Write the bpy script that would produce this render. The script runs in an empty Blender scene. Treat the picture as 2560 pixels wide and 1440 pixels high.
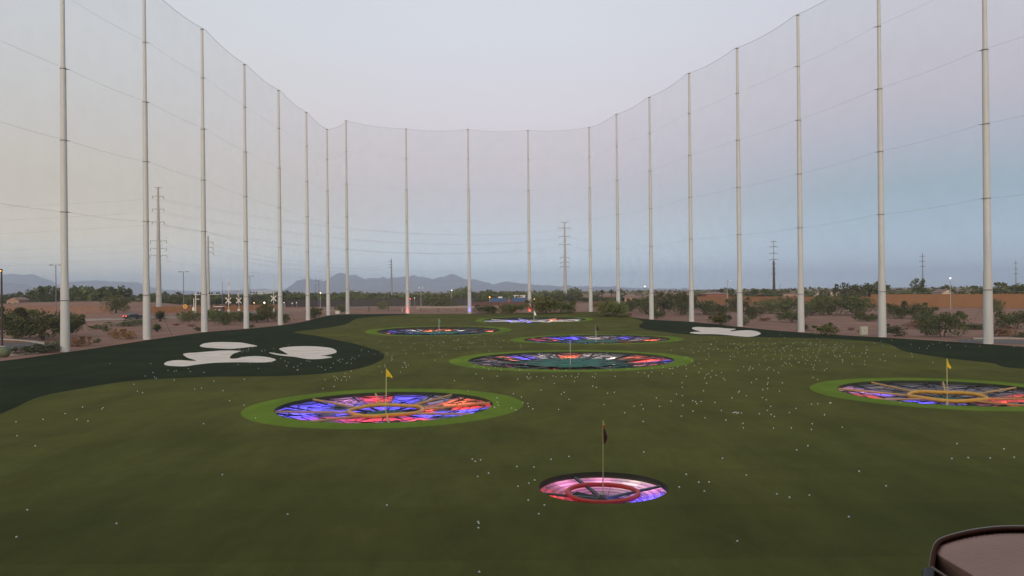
import bpy, math, random
import numpy as np
from mathutils import Vector, Matrix, geometry, noise

random.seed(7)
S = bpy.context.scene
COL = S.collection
PI = math.pi

# ------------------------------------------------------------------ camera
CAMZ = 6.2
FPX = 2000.0
ROLL = 0.0095
PITCH = 7.0 / FPX
_R = Vector((math.cos(ROLL), 0, -math.sin(ROLL)))
_F = Vector((0, math.cos(PITCH), math.sin(PITCH)))
_R = (_R - _F * _R.dot(_F)).normalized()
_U = _R.cross(_F)
cam_d = bpy.data.cameras.new("camera")
cam = bpy.data.objects.new("camera", cam_d)
COL.objects.link(cam)
cam_d.sensor_width = 36
cam_d.lens = 36 * FPX / 2560
cam_d.clip_start = 0.1
cam_d.clip_end = 60000
m = Matrix.Identity(4)
for i in range(3):
    m[i][0] = _R[i]; m[i][1] = _U[i]; m[i][2] = -_F[i]
m[2][3] = CAMZ
cam.matrix_world = m
S.camera = cam

S.view_settings.view_transform = 'Standard'
S.view_settings.look = 'None'
S.view_settings.exposure = 0.0
S.view_settings.gamma = 1.0
S.cycles.max_bounces = 8
S.cycles.diffuse_bounces = 3
S.cycles.transparent_max_bounces = 24
S.cycles.volume_bounces = 4
S.cycles.use_denoising = True


def lin(hexs):
    v = [int(hexs[i:i + 2], 16) / 255 for i in (0, 2, 4)]
    return tuple((c / 12.92 if c <= 0.04045 else ((c + 0.055) / 1.055) ** 2.4) for c in v) + (1.0,)


# ------------------------------------------------------------------ dusk sky (world)
W = bpy.data.worlds.new("World")
S.world = W
W.use_nodes = True
nt = W.node_tree
nt.nodes.clear()
N = nt.nodes.new
L = nt.links.new
out = N('ShaderNodeOutputWorld')
bg = N('ShaderNodeBackground')
L(bg.outputs[0], out.inputs[0])
tc = N('ShaderNodeTexCoord')
sep = N('ShaderNodeSeparateXYZ')
L(tc.outputs['Generated'], sep.inputs[0])


def ramp(stops):
    r = N('ShaderNodeValToRGB')
    L(sep.outputs['Z'], r.inputs[0])
    e = r.color_ramp.elements
    while len(e) > 1:
        e.remove(e[-1])
    e[0].position = stops[0][0]
    e[0].color = lin(stops[0][1])
    for p, c in stops[1:]:
        x = e.new(p)
        x.color = lin(c)
    r.color_ramp.interpolation = 'B_SPLINE' if False else 'LINEAR'
    return r


SKY_L = [(0, 'DCDAD8'), (.03, 'D8D4C8'), (.07, 'DAD0BE'), (.13, 'D8D0C2'), (.2, 'D5D2CE'), (.28, 'D5D7D9'), (.38, 'D2D6DD'), (.6, 'BCC6D6'), (1, 'A2B2CC')]
SKY_C = [(0, 'D8E4EE'), (.03, 'CFDCE6'), (.06, 'CAD4DC'), (.1, 'CFCFD6'), (.15, 'D8D0D7'), (.22, 'DCD7DE'), (.3, 'DADDE5'), (.38, 'D7DCE5'), (.6, 'C0CBDD'), (1, 'A2B2CC')]
SKY_R = [(0, 'BCCBDB'), (.03, 'B2C3D2'), (.07, 'A9BFCE'), (.11, 'A6BBC8'), (.16, 'BABFCD'), (.22, 'CBC6D0'), (.3, 'D0D0D9'), (.38, 'CFD3DC'), (.6, 'BAC5D6'), (1, 'A2B2CC')]
SKY_B = [(0, 'FFD9B0'), (.08, 'FFE2C4'), (.2, 'F6E6D8'), (.4, 'DCE0E6'), (1, 'A2B2CC')]
rl, rc, rr, rb = ramp(SKY_L), ramp(SKY_C), ramp(SKY_R), ramp(SKY_B)
mrl = N('ShaderNodeMapRange'); mrl.inputs['From Min'].default_value = -0.02; mrl.inputs['From Max'].default_value = -0.52
mrl.interpolation_type = 'SMOOTHSTEP'
mrr = N('ShaderNodeMapRange'); mrr.inputs['From Min'].default_value = 0.02; mrr.inputs['From Max'].default_value = 0.50
mrr.interpolation_type = 'SMOOTHSTEP'
mrb = N('ShaderNodeMapRange'); mrb.inputs['From Min'].default_value = 0.55; mrb.inputs['From Max'].default_value = -0.6
mrb.interpolation_type = 'SMOOTHSTEP'
L(sep.outputs['X'], mrl.inputs['Value'])
L(sep.outputs['X'], mrr.inputs['Value'])
L(sep.outputs['Y'], mrb.inputs['Value'])


def mixc(f, a, b):
    x = N('ShaderNodeMix'); x.data_type = 'RGBA'
    L(f, x.inputs[0]); L(a, x.inputs[6]); L(b, x.inputs[7])
    return x.outputs[2]


c1 = mixc(mrl.outputs[0], rc.outputs[0], rl.outputs[0])
c2 = mixc(mrr.outputs[0], c1, rr.outputs[0])
c3 = mixc(mrb.outputs[0], c2, rb.outputs[0])
L(c3, bg.inputs['Color'])
glowr = N('ShaderNodeMapRange'); glowr.interpolation_type = 'SMOOTHSTEP'
glowr.inputs['From Min'].default_value = 0.0; glowr.inputs['From Max'].default_value = 0.13
glowr.inputs['To Min'].default_value = 1.36; glowr.inputs['To Max'].default_value = 1.0
L(sep.outputs['Z'], glowr.inputs['Value'])
L(glowr.outputs[0], bg.inputs['Strength'])

# after-glow of the sun that has just set behind the camera, soft and weak
sun_d = bpy.data.lights.new("sun", 'SUN')
sun = bpy.data.objects.new("sun", sun_d)
COL.objects.link(sun)
sun_d.energy = 2.6
sun_d.angle = math.radians(45)
sun_d.color = (1.0, 0.86, 0.72)
_d = Vector((0.12, 1.0, -0.25))      # light travels this way
sun.rotation_euler = _d.to_track_quat('-Z', 'Y').to_euler()

# ------------------------------------------------------------------ picking points on the ground
def hor(px):
    return 727 - (px - 1280) * ROLL


CTRL = []     # (x, y, z) ground control points


def base_from(px, py, d):
    """ground point seen at (px,py) at depth d"""
    u = (px - 1280) / FPX; v = (720 - py) / FPX
    k = _F + _R * u + _U * v
    t = d / k.y
    return Vector((0, 0, CAMZ)) + k * t


LEFT = [(163, 880, 87.0), (367, 845, 104.5), (511, 828, 122.0), (616, 822, 139.5), (701, 813, 157.0), (770, 802, 177.0), (821, 790, 194.0)]
FAR = [(869, 781, 200.0), (1019, 785, 199.0), (1174, 783, 200.5), (1324, 782, 202.0), (1477, 777, 201.0)]
RIGHT = [(1546, 786, 184.0), (1629, 800, 165.5), (1729, 802, 149.0), (1850, 816, 132.5), (2003, 832, 116.0), (2206, 842, 99.5), (2471, 858, 84.0)]
POLES = []
for (px, py, d) in LEFT + FAR + RIGHT:
    POLES.append(base_from(px, py, d))
for p in POLES:
    CTRL.append((p.x, p.y, p.z))
for (px, py, d) in [(0, 905, 75), (1100, 813, 139.0), (1100, 840, 116.0), (1335, 792, 182.0), (1335, 808, 158.0),
                    (1488, 834, 113.0), (1488, 861, 91.5), (1424, 873, 83.0), (1424, 926, 62.0), (560, 860, 98), (760, 870, 92), (1250, 785, 197),
                    (1800, 828, 120), (955, 970, 51.6), (955, 1062, 37.3), (960, 787, 193)]:
    p = base_from(px, py, d)
    CTRL.append((p.x, p.y, p.z))
_cx = np.array([c[0] for c in CTRL]); _cy = np.array([c[1] for c in CTRL]); _cz = np.array([c[2] for c in CTRL])


def hz(x, y):
    r2 = (_cx - x) ** 2 + (_cy - y) ** 2
    w = np.exp(-r2 / (2 * 100.0))
    z = float((w * _cz).sum() / (w.sum() + 0.06))
    # earth bank on the far left
    b = math.exp(-((x + 172) / 42) ** 4) * math.exp(-((y - 318) / 28) ** 2)
    z += 3.6 * b
    return z


def G(px, py, off=0.0):
    u = (px - 1280) / FPX; v = (720 - py) / FPX
    k = _F + _R * u + _U * v
    t = CAMZ / max(1e-5, -k.z)
    for _ in range(25):
        p = k * t
        t2 = (CAMZ - hz(p.x, p.y)) / max(1e-5, -k.z)
        t = 0.5 * t + 0.5 * t2
    p = k * t
    return Vector((p.x, p.y, hz(p.x, p.y) + off))


def at(px, d):
    x = (px - 1280) * d / FPX
    return Vector((x, d, hz(x, d)))


def zpix(px, py, d):
    return CAMZ + (hor(px) - py) * d / FPX


# ------------------------------------------------------------------ materials
MATS = {}


def mat(name, col, rough=0.8, metal=0.0, spec=0.3, noise_amt=0.0, nscale=3.0, col2=None, bump=0.0, bscale=40.0, emit=None, estr=0.0, obj=False):
    if name in MATS:
        return MATS[name]
    mt = bpy.data.materials.new(name)
    mt.use_nodes = True
    n = mt.node_tree
    b = n.nodes['Principled BSDF']
    c = tuple(col[:3]) + (1,)
    b.inputs['Base Color'].default_value = c
    b.inputs['Roughness'].default_value = rough
    b.inputs['Metallic'].default_value = metal
    b.inputs['Specular IOR Level'].default_value = spec
    t = n.nodes.new('ShaderNodeTexCoord')
    src = t.outputs['Object']
    if noise_amt > 0 or col2:
        nz = n.nodes.new('ShaderNodeTexNoise')
        nz.inputs['Scale'].default_value = nscale
        nz.inputs['Detail'].default_value = 6
        nz.inputs['Roughness'].default_value = 0.6
        n.links.new(src, nz.inputs['Vector'])
        rp = n.nodes.new('ShaderNodeValToRGB')
        rp.color_ramp.elements[0].position = 0.32
        rp.color_ramp.elements[1].position = 0.68
        c2 = tuple(col2[:3]) + (1,) if col2 else tuple(x * (1 - noise_amt) for x in c[:3]) + (1,)
        rp.color_ramp.elements[0].color = c2
        rp.color_ramp.elements[1].color = c
        n.links.new(nz.outputs['Fac'], rp.inputs[0])
        n.links.new(rp.outputs[0], b.inputs['Base Color'])
    if bump > 0:
        nb = n.nodes.new('ShaderNodeTexNoise')
        nb.inputs['Scale'].default_value = bscale
        nb.inputs['Detail'].default_value = 4
        n.links.new(src, nb.inputs['Vector'])
        bp = n.nodes.new('ShaderNodeBump')
        bp.inputs['Strength'].default_value = bump
        bp.inputs['Distance'].default_value = 0.03
        n.links.new(nb.outputs['Fac'], bp.inputs['Height'])
        n.links.new(bp.outputs[0], b.inputs['Normal'])
    if emit:
        b.inputs['Emission Color'].default_value = tuple(emit[:3]) + (1,)
        b.inputs['Emission Strength'].default_value = estr
    MATS[name] = mt
    return mt


def turf_mat(name, ca, cb, cc):
    mt = bpy.data.materials.new(name)
    mt.use_nodes = True
    n = mt.node_tree
    b = n.nodes['Principled BSDF']
    b.inputs['Roughness'].default_value = 0.95
    b.inputs['Specular IOR Level'].default_value = 0.04
    t = n.nodes.new('ShaderNodeTexCoord')
    n1 = n.nodes.new('ShaderNodeTexNoise'); n1.inputs['Scale'].default_value = 0.11; n1.inputs['Detail'].default_value = 7; n1.inputs['Roughness'].default_value = .62
    n2 = n.nodes.new('ShaderNodeTexNoise'); n2.inputs['Scale'].default_value = 1.6; n2.inputs['Detail'].default_value = 8; n2.inputs['Roughness'].default_value = 0.7
    mp = n.nodes.new('ShaderNodeMapping'); mp.inputs['Scale'].default_value = (1, 0.35, 1)
    n.links.new(t.outputs['Object'], mp.inputs['Vector'])
    n.links.new(t.outputs['Object'], n1.inputs['Vector'])
    n.links.new(mp.outputs[0], n2.inputs['Vector'])
    m1 = n.nodes.new('ShaderNodeMix'); m1.data_type = 'RGBA'
    m1.inputs[6].default_value = ca + (1,); m1.inputs[7].default_value = cb + (1,)
    r1 = n.nodes.new('ShaderNodeMapRange'); r1.inputs['From Min'].default_value = .38; r1.inputs['From Max'].default_value = .62
    n.links.new(n1.outputs['Fac'], r1.inputs['Value'])
    n.links.new(r1.outputs[0], m1.inputs[0])
    m2 = n.nodes.new('ShaderNodeMix'); m2.data_type = 'RGBA'
    m2.inputs[7].default_value = cc + (1,)
    r2 = n.nodes.new('ShaderNodeMapRange'); r2.inputs['From Min'].default_value = .42; r2.inputs['From Max'].default_value = .75; r2.inputs['To Max'].default_value = 0.55
    n.links.new(n2.outputs['Fac'], r2.inputs['Value'])
    n.links.new(r2.outputs[0], m2.inputs[0])
    n.links.new(m1.outputs[2], m2.inputs[6])
    # rolls of turf laid across the range, each with its own pile direction, and scuffed patches
    sx = n.nodes.new('ShaderNodeSeparateXYZ'); n.links.new(t.outputs['Object'], sx.inputs[0])
    dv = n.nodes.new('ShaderNodeMath'); dv.operation = 'DIVIDE'; dv.inputs[1].default_value = 4.6
    n.links.new(sx.outputs['Y'], dv.inputs[0])
    fl = n.nodes.new('ShaderNodeMath'); fl.operation = 'FLOOR'; n.links.new(dv.outputs[0], fl.inputs[0])
    wn = n.nodes.new('ShaderNodeTexWhiteNoise'); wn.noise_dimensions = '1D'; n.links.new(fl.outputs[0], wn.inputs['W'])
    n4 = n.nodes.new('ShaderNodeTexNoise'); n4.inputs['Scale'].default_value = .45; n4.inputs['Detail'].default_value = 5
    n.links.new(mp.outputs[0], n4.inputs['Vector'])
    a1 = n.nodes.new('ShaderNodeMapRange'); a1.inputs['To Min'].default_value = .93; a1.inputs['To Max'].default_value = 1.07
    n.links.new(wn.outputs['Value'], a1.inputs['Value'])
    a2 = n.nodes.new('ShaderNodeMapRange'); a2.inputs['From Min'].default_value = .3; a2.inputs['From Max'].default_value = .7; a2.inputs['To Min'].default_value = .84; a2.inputs['To Max'].default_value = 1.14
    n.links.new(n4.outputs['Fac'], a2.inputs['Value'])
    mu = n.nodes.new('ShaderNodeMath'); mu.operation = 'MULTIPLY'
    n.links.new(a1.outputs[0], mu.inputs[0]); n.links.new(a2.outputs[0], mu.inputs[1])
    hs = n.nodes.new('ShaderNodeHueSaturation'); n.links.new(mu.outputs[0], hs.inputs['Value'])
    n.links.new(m2.outputs[2], hs.inputs['Color'])
    n.links.new(hs.outputs[0], b.inputs['Base Color'])
    n3 = n.nodes.new('ShaderNodeTexNoise'); n3.inputs['Scale'].default_value = 22; n3.inputs['Detail'].default_value = 6
    n.links.new(t.outputs['Object'], n3.inputs['Vector'])
    bp = n.nodes.new('ShaderNodeBump'); bp.inputs['Strength'].default_value = 1.0; bp.inputs['Distance'].default_value = 0.03
    n.links.new(n3.outputs['Fac'], bp.inputs['Height'])
    n.links.new(bp.outputs[0], b.inputs['Normal'])
    return mt


M_TURF = turf_mat('turf_olive', (.110, .104, .025), (.086, .087, .021), (.068, .062, .017))
M_DARK = turf_mat('turf_dark', (.026, .034, .014), (.021, .029, .012), (.019, .023, .010))
M_RING = turf_mat('turf_bright', (.145, .205, .024), (.128, .188, .022), (.105, .155, .021))
M_SAND = mat('bunker_turf', (.72, .62, .50), .95, noise_amt=.2, nscale=.5, bump=.5, bscale=30)
M_GROUND = mat('desert_gravel', (.31, .172, .118), .95, spec=.05, nscale=.12, col2=(.215, .122, .085), bump=.5, bscale=6)
M_ROAD = mat('asphalt', (.13, .11, .10), .9, noise_amt=.25, nscale=1.0)
M_KERB = mat('concrete_kerb', (.42, .38, .32), .9, noise_amt=.2, nscale=2)
M_POLE = mat('galvanised_steel', (.56, .555, .52), .55, metal=0.0, spec=.5, noise_amt=.06, nscale=.7)
M_CLAMP = mat('dark_clamp', (.10, .09, .08), .6)
M_ROPE = mat('net_rope', (.26, .26, .26), .8)
M_BLACK = mat('black_steel', (.018, .018, .020), .5)
M_BARK = mat('bark', (.10, .075, .055), .9, noise_amt=.4, nscale=6)


def leaf_mat(name, ca, cb, rough=.75):
    mt = bpy.data.materials.new(name)
    mt.use_nodes = True
    n = mt.node_tree
    b = n.nodes['Principled BSDF']
    b.inputs['Roughness'].default_value = rough
    b.inputs['Specular IOR Level'].default_value = .15
    g = n.nodes.new('ShaderNodeNewGeometry')
    oi = n.nodes.new('ShaderNodeObjectInfo')
    mx = n.nodes.new('ShaderNodeMix'); mx.data_type = 'RGBA'
    mx.inputs[6].default_value = ca + (1,); mx.inputs[7].default_value = cb + (1,)
    n.links.new(g.outputs['Random Per Island'], mx.inputs[0])
    hs = n.nodes.new('ShaderNodeHueSaturation')
    mr = n.nodes.new('ShaderNodeMapRange'); mr.inputs['To Min'].default_value = .72; mr.inputs['To Max'].default_value = 1.3
    n.links.new(oi.outputs['Random'], mr.inputs['Value'])
    n.links.new(mr.outputs[0], hs.inputs['Value'])
    mh = n.nodes.new('ShaderNodeMapRange'); mh.inputs['To Min'].default_value = .485; mh.inputs['To Max'].default_value = .51
    n.links.new(oi.outputs['Random'], mh.inputs['Value'])
    n.links.new(mh.outputs[0], hs.inputs['Hue'])
    n.links.new(mx.outputs[2], hs.inputs['Color'])
    n.links.new(hs.outputs[0], b.inputs['Base Color'])
    return mt


M_LEAF = leaf_mat('leaves_dark', (.052, .060, .017), (.10, .108, .032))
M_LEAF2 = leaf_mat('leaves_grey_green', (.075, .090, .028), (.13, .145, .052))
M_LEAF3 = leaf_mat('leaves_olive', (.085, .088, .028), (.13, .125, .045))
M_RUST = leaf_mat('leaves_rust', (.17, .085, .03), (.25, .13, .045))
M_PALM = leaf_mat('leaves_palm', (.06, .07, .03), (.12, .13, .05))


def glow(name, col, s):
    return mat(name, col, emit=col, estr=s)


# net: fine knotted mesh, seen from far as a light grey veil
M_NET = bpy.data.materials.new('knotted_net')
M_NET.use_nodes = True
n = M_NET.node_tree
n.nodes.clear()
o_ = n.nodes.new('ShaderNodeOutputMaterial'); mx = n.nodes.new('ShaderNodeMixShader')
tr = n.nodes.new('ShaderNodeBsdfTransparent'); df = n.nodes.new('ShaderNodeBsdfDiffuse')
df.inputs['Color'].default_value = (.20, .20, .20, 1)
nzz = n.nodes.new('ShaderNodeTexNoise'); nzz.inputs['Scale'].default_value = .35; nzz.inputs['Detail'].default_value = 3
tcc = n.nodes.new('ShaderNodeTexCoord'); mrz = n.nodes.new('ShaderNodeMapRange')
mrz.inputs['To Min'].default_value = .08; mrz.inputs['To Max'].default_value = .14
n.links.new(tcc.outputs['Object'], nzz.inputs['Vector']); n.links.new(nzz.outputs['Fac'], mrz.inputs['Value'])
n.links.new(mrz.outputs[0], mx.inputs[0]); n.links.new(tr.outputs[0], mx.inputs[1]); n.links.new(df.outputs[0], mx.inputs[2])
n.links.new(mx.outputs[0], o_.inputs[0])


# ------------------------------------------------------------------ mesh helpers
class MB:
    def __init__(s):
        s.v = []; s.f = []

    def quad(s, a, b, c, d):
        k = len(s.v); s.v += [a, b, c, d]; s.f.append((k, k + 1, k + 2, k + 3)); return s

    def box(s, cx, cy, cz, sx, sy, sz, rz=0.0, top=1.0):
        k = len(s.v); c, n_ = math.cos(rz), math.sin(rz)
        for dz in (-1, 1):
            for dx, dy in ((-1, -1), (1, -1), (1, 1), (-1, 1)):
                q = top if dz > 0 else 1.0
                x = dx * sx / 2 * q; y = dy * sy / 2 * q
                s.v.append((cx + x * c - y * n_, cy + x * n_ + y * c, cz + dz * sz / 2))
        s.f += [(k, k + 3, k + 2, k + 1), (k + 4, k + 5, k + 6, k + 7)]
        for i in range(4):
            j = (i + 1) % 4
            s.f.append((k + i, k + j, k + 4 + j, k + 4 + i))
        return s

    def tube(s, pts, rad, n=8, caps=True, closed=False):
        pts = [Vector(p) for p in pts]
        m_ = len(pts); k = len(s.v)
        rs = rad if isinstance(rad, (list, tuple)) else [rad] * m_
        prev = None
        for i, p in enumerate(pts):
            if closed:
                t = pts[(i + 1) % m_] - pts[i - 1]
            else:
                t = pts[min(i + 1, m_ - 1)] - pts[max(i - 1, 0)]
            t = t.normalized() if t.length > 1e-9 else Vector((0, 0, 1))
            if prev is None:
                a = Vector((0, 0, 1)) if abs(t.z) < .9 else Vector((1, 0, 0))
                u = t.cross(a).normalized()
            else:
                u = (prev - t * prev.dot(t)).normalized()
            prev = u
            w = t.cross(u)
            for j in range(n):
                an = 2 * PI * j / n
                q = p + (u * math.cos(an) + w * math.sin(an)) * rs[i]
                s.v.append(tuple(q))
        for i in range(m_ if closed else m_ - 1):
            i2 = (i + 1) % m_
            for j in range(n):
                j2 = (j + 1) % n
                s.f.append((k + i * n + j, k + i * n + j2, k + i2 * n + j2, k + i2 * n + j))
        if caps and not closed:
            q = len(s.v)
            s.v += [s.v[k + j] for j in range(n)] + [s.v[k + (m_ - 1) * n + j] for j in range(n)]
            s.f.append(tuple(q + j for j in reversed(range(n))))
            s.f.append(tuple(q + n + j for j in range(n)))
        return s

    def lathe(s, prof, n=24, cx=0, cy=0):
        k = len(s.v)
        for r, z in prof:
            for j in range(n):
                a = 2 * PI * j / n
                s.v.append((cx + r * math.cos(a), cy + r * math.sin(a), z))
        for i in range(len(prof) - 1):
            for j in range(n):
                j2 = (j + 1) % n
                s.f.append((k + i * n + j, k + i * n + j2, k + (i + 1) * n + j2, k + (i + 1) * n + j))
        return s

    def build(s, name, mt, parent=None, smooth=False, loc=None):
        me = bpy.data.meshes.new(name)
        me.from_pydata([tuple(v) for v in s.v], [], s.f)
        me.update()
        if smooth:
            me.polygons.foreach_set('use_smooth', [True] * len(me.polygons))
        if mt:
            me.materials.append(mt)
        o = bpy.data.objects.new(name, me)
        COL.objects.link(o)
        if parent:
            o.parent = parent
        if loc is not None:
            o.location = loc
        return o


def tag(o, label=None, cat=None, group=None, kind=None):
    if label: o['label'] = label
    if cat: o['category'] = cat
    if group: o['group'] = group
    if kind: o['kind'] = kind
    return o


def empty(name, loc, rz=0.0, label=None, cat=None, group=None):
    o = bpy.data.objects.new(name, None)
    COL.objects.link(o)
    o.empty_display_size = .3
    o.location = loc
    o.rotation_euler = (0, 0, rz)
    return tag(o, label, cat, group)


def copy_tree(o, parent=None):
    c = o.copy()
    COL.objects.link(c)
    c.parent = parent
    for ch in [x for x in KIDS.get(o.name, [])]:
        copy_tree(ch, c)
    return c


KIDS = {}


def register(o):
    """remember children for copying"""
    KIDS[o.name] = list(o.children)
    for c in o.children:
        register(c)


def catmull(pts, n=6, closed=True):
    m_ = len(pts); res = []
    rng = range(m_) if closed else range(m_ - 1)
    for i in rng:
        if closed:
            p0, p1, p2, p3 = pts[i - 1], pts[i], pts[(i + 1) % m_], pts[(i + 2) % m_]
        else:
            p0, p1, p2, p3 = pts[max(i - 1, 0)], pts[i], pts[i + 1], pts[min(i + 2, m_ - 1)]
        for k in range(n):
            t = k / n
            res.append(tuple(0.5 * ((2 * p1[a]) + (-p0[a] + p2[a]) * t + (2 * p0[a] - 5 * p1[a] + 4 * p2[a] - p3[a]) * t * t + (-p0[a] + 3 * p1[a] - 3 * p2[a] + p3[a]) * t ** 3) for a in range(2)))
    if not closed:
        res.append(tuple(pts[-1]))
    return res


def inside(p, poly):
    x, y = p; r = False; j = len(poly) - 1
    for i in range(len(poly)):
        xi, yi = poly[i]; xj, yj = poly[j]
        if (yi > y) != (yj > y) and x < (xj - xi) * (y - yi) / (yj - yi) + xi:
            r = not r
        j = i
    return r


# ------------------------------------------------------------------ ground regions
def g2(px, py):
    p = G(px, py); return (p.x, p.y)


P2 = [(p.x, p.y) for p in POLES]
xl, yl = P2[0]; xl2, yl2 = P2[1]
EXTRA_L = (xl + (xl - xl2), yl + (yl - yl2))
xr, yr = P2[-1]; xr2, yr2 = P2[-2]
EXTRA_R = (xr + (xr - xr2), yr + (yr - yr2))
FENCE = [EXTRA_L] + P2 + [EXTRA_R]
cx0, cy0 = 0.0, 110.0


def inset(p, k=.55):
    v = Vector((cx0 - p[0], (cy0 - p[1]) * .6)); v.normalize()
    return (p[0] + v.x * k, p[1] + v.y * k)


FEN_IN = [inset(p) for p in FENCE]
nl = (EXTRA_L[0] + (xl - xl2) * 3.6, 6.0)
nr = (EXTRA_R[0] + (xr - xr2) * 3.4, 6.0)
outline = [nl] + [inset(p, .75) for p in FENCE] + [nr]
outline_d = []
for i in range(len(outline)):
    a = Vector(outline[i]); b = Vector(outline[(i + 1) % len(outline)])
    n_ = max(2, int((b - a).length / 4))
    for k in range(n_):
        q = a.lerp(b, k / n_); outline_d.append((q.x, q.y))

DL = [(0, 1035), (40, 1018), (100, 992), (200, 972), (330, 952), (500, 943), (700, 940), (830, 932), (910, 918), (952, 901), (961, 888), (945, 877), (890, 860), (840, 850),
      (800, 841), (760, 835), (735, 831), (760, 826), (800, 822), (845, 815), (875, 806), (885, 799), (905, 794), (960, 790), (1020, 787)]
dark_l = catmull([(-60, 26), (-42, 33), g2(-320, 1150), g2(-180, 1105), g2(-80, 1066)] + [g2(*p) for p in DL], 5, closed=False) + [(-24, 205), (-60, 215), (-75, 100), (-75, 26)]
DR = [(1470, 780), (1540, 788), (1590, 797), (1608, 805), (1597, 815), (1612, 823), (1660, 830), (1730, 837), (1800, 839), (1900, 843), (2000, 845), (2100, 848),
      (2190, 855), (2228, 862), (2255, 876), (2310, 887), (2400, 899), (2480, 908), (2560, 922)]
dark_r = catmull([g2(*p) for p in DR] + [(48, 58), (66, 48)], 5, closed=False) + [(90, 48), (90, 215), (20, 212)]


def cr(lst, ox, oy, s):
    return catmull([g2(ox + x / s, oy + y / s) for x, y in lst], 4)


SA = cr([(440, 195), (480, 172), (560, 160), (650, 155), (780, 156), (900, 162), (1000, 180), (1075, 200), (1000, 208), (900, 220), (780, 230), (650, 225), (520, 217), (460, 208)], 400, 820, 4.414)
SB = cr([(255, 290), (300, 276), (400, 270), (550, 258), (700, 248), (890, 252), (850, 268), (800, 290), (770, 325), (790, 338), (850, 335), (930, 318), (1050, 310), (1150, 316), (1230, 330), (1278, 350), (1230, 370), (1120, 380), (900, 378), (700, 380), (550, 388), (400, 405), (280, 422), (150, 420), (70, 412), (45, 395), (80, 370), (160, 356), (250, 355), (340, 362), (400, 358), (340, 340), (290, 320)], 400, 820, 4.414)
SC = cr([(1315, 232), (1360, 215), (1450, 205), (1600, 200), (1750, 205), (1880, 220), (1940, 245), (1945, 270), (1900, 285), (1830, 300), (1770, 304), (1830, 310), (1900, 320), (1850, 332), (1750, 342), (1650, 343), (1580, 335), (1480, 318), (1350, 305), (1260, 290), (1200, 270), (1260, 276), (1340, 288), (1410, 292), (1370, 265)], 400, 820, 4.414)
SD = cr([(255, 180), (290, 155), (400, 148), (600, 158), (800, 160), (950, 175), (1100, 185), (1190, 190), (1130, 215), (1060, 230), (1100, 240), (1250, 225), (1450, 218), (1600, 232), (1700, 265), (1720, 290), (1660, 325), (1560, 350), (1430, 357), (1250, 345), (1050, 325), (850, 308), (650, 300), (450, 300), (300, 290), (205, 270), (280, 255), (440, 243), (330, 215)], 1700, 800, 8.533)
BUNK = [(SA, 'small white leaf-shaped bunker on the dark turf, farthest of the left three'),
        (SB, 'large white bunker with three lobes on the dark turf, nearest of the left three'),
        (SC, 'white rounded bunker with a thin tail on the dark turf near the dark tip'),
        (SD, 'long white two-lobed bunker on the dark turf at the right net poles')]

# target pits: centre px,py of the hole, radius of hole, radius of bright ring
_rc = G(1502, 1215)
TG = []


def tgt(key, cx, cy, rh, ro, ocx=None):
    TG.append(dict(key=key, c=(cx, cy), rh=rh, ro=ro))


tgt('red', 2.80, 25.2, 2.02, 0)
tgt('yellow', -6.95, 43.7, 5.85, 7.5)
tgt('amber', 25.6, 47.2, 6.0, 7.6)
tgt('green', 5.15, 71.5, 9.1, 10.8)
tgt('blue', -11.6, 126.5, 9.7, 11.5)
tgt('brown', 10.6, 101.5, 9.2, 10.9)
tgt('white', 4.6, 169.0, 10.9, 12.4)

verts = []; edges = []


def loop(pts):
    k = len(verts); n_ = len(pts)
    verts.extend([Vector((p[0], p[1])) for p in pts])
    edges.extend([(k + i, k + (i + 1) % n_) for i in range(n_)])


def circ(c, r, n_):
    return [(c[0] + r * math.cos(2 * PI * i / n_), c[1] + r * math.sin(2 * PI * i / n_)) for i in range(n_)]


loop(outline_d)
loop(dark_l)
loop(dark_r)
for s_, _l in BUNK:
    loop(s_)
for t in TG:
    t['hole'] = circ(t['c'], t['rh'], 96)
    loop(t['hole'])
    if t['ro']:
        t['ring'] = circ(t['c'], t['ro'], 96)
        loop(t['ring'])
# grid points
y = 8.0
while y < 206:
    x = -60
    while x < 64:
        verts.append(Vector((x + .3 * math.sin(y), y + .2 * math.sin(x))))
        x += 4
    y += 4
xs = list(np.arange(-260, 261, 8.0)); ys = list(np.arange(-20, 420, 8.0))
for x in xs:
    for y in ys:
        if -62 < x < 66 and 6 < y < 207:
            continue
        verts.append(Vector((x + .5 * math.sin(y), y + .5 * math.sin(x * 1.3))))
FARG = 13800
for r in (460, 560, 700, 900, 1300, 2000, 3200, 5500, 9000, FARG):
    for i in range(-12, 13):
        verts.append(Vector((i * r / 12.0, r)))
        if i % 4 == 0:
            verts.append(Vector((i * r / 12.0, -r * .25)))
    for i in range(-1, 6):
        verts.append(Vector((-r, i * r / 6.0)))
        verts.append(Vector((r, i * r / 6.0)))
rv, re_, rf, _a, _b, _c = geometry.delaunay_2d_cdt(verts, edges, [], 0, 1e-4)
rz_ = [hz(p.x, p.y) for p in rv]
REG = {'ground': [], 'turf': [], 'dark': []}
for i in range(len(BUNK)): REG['b%d' % i] = []
for t in TG: REG['r' + t['key']] = []
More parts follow.
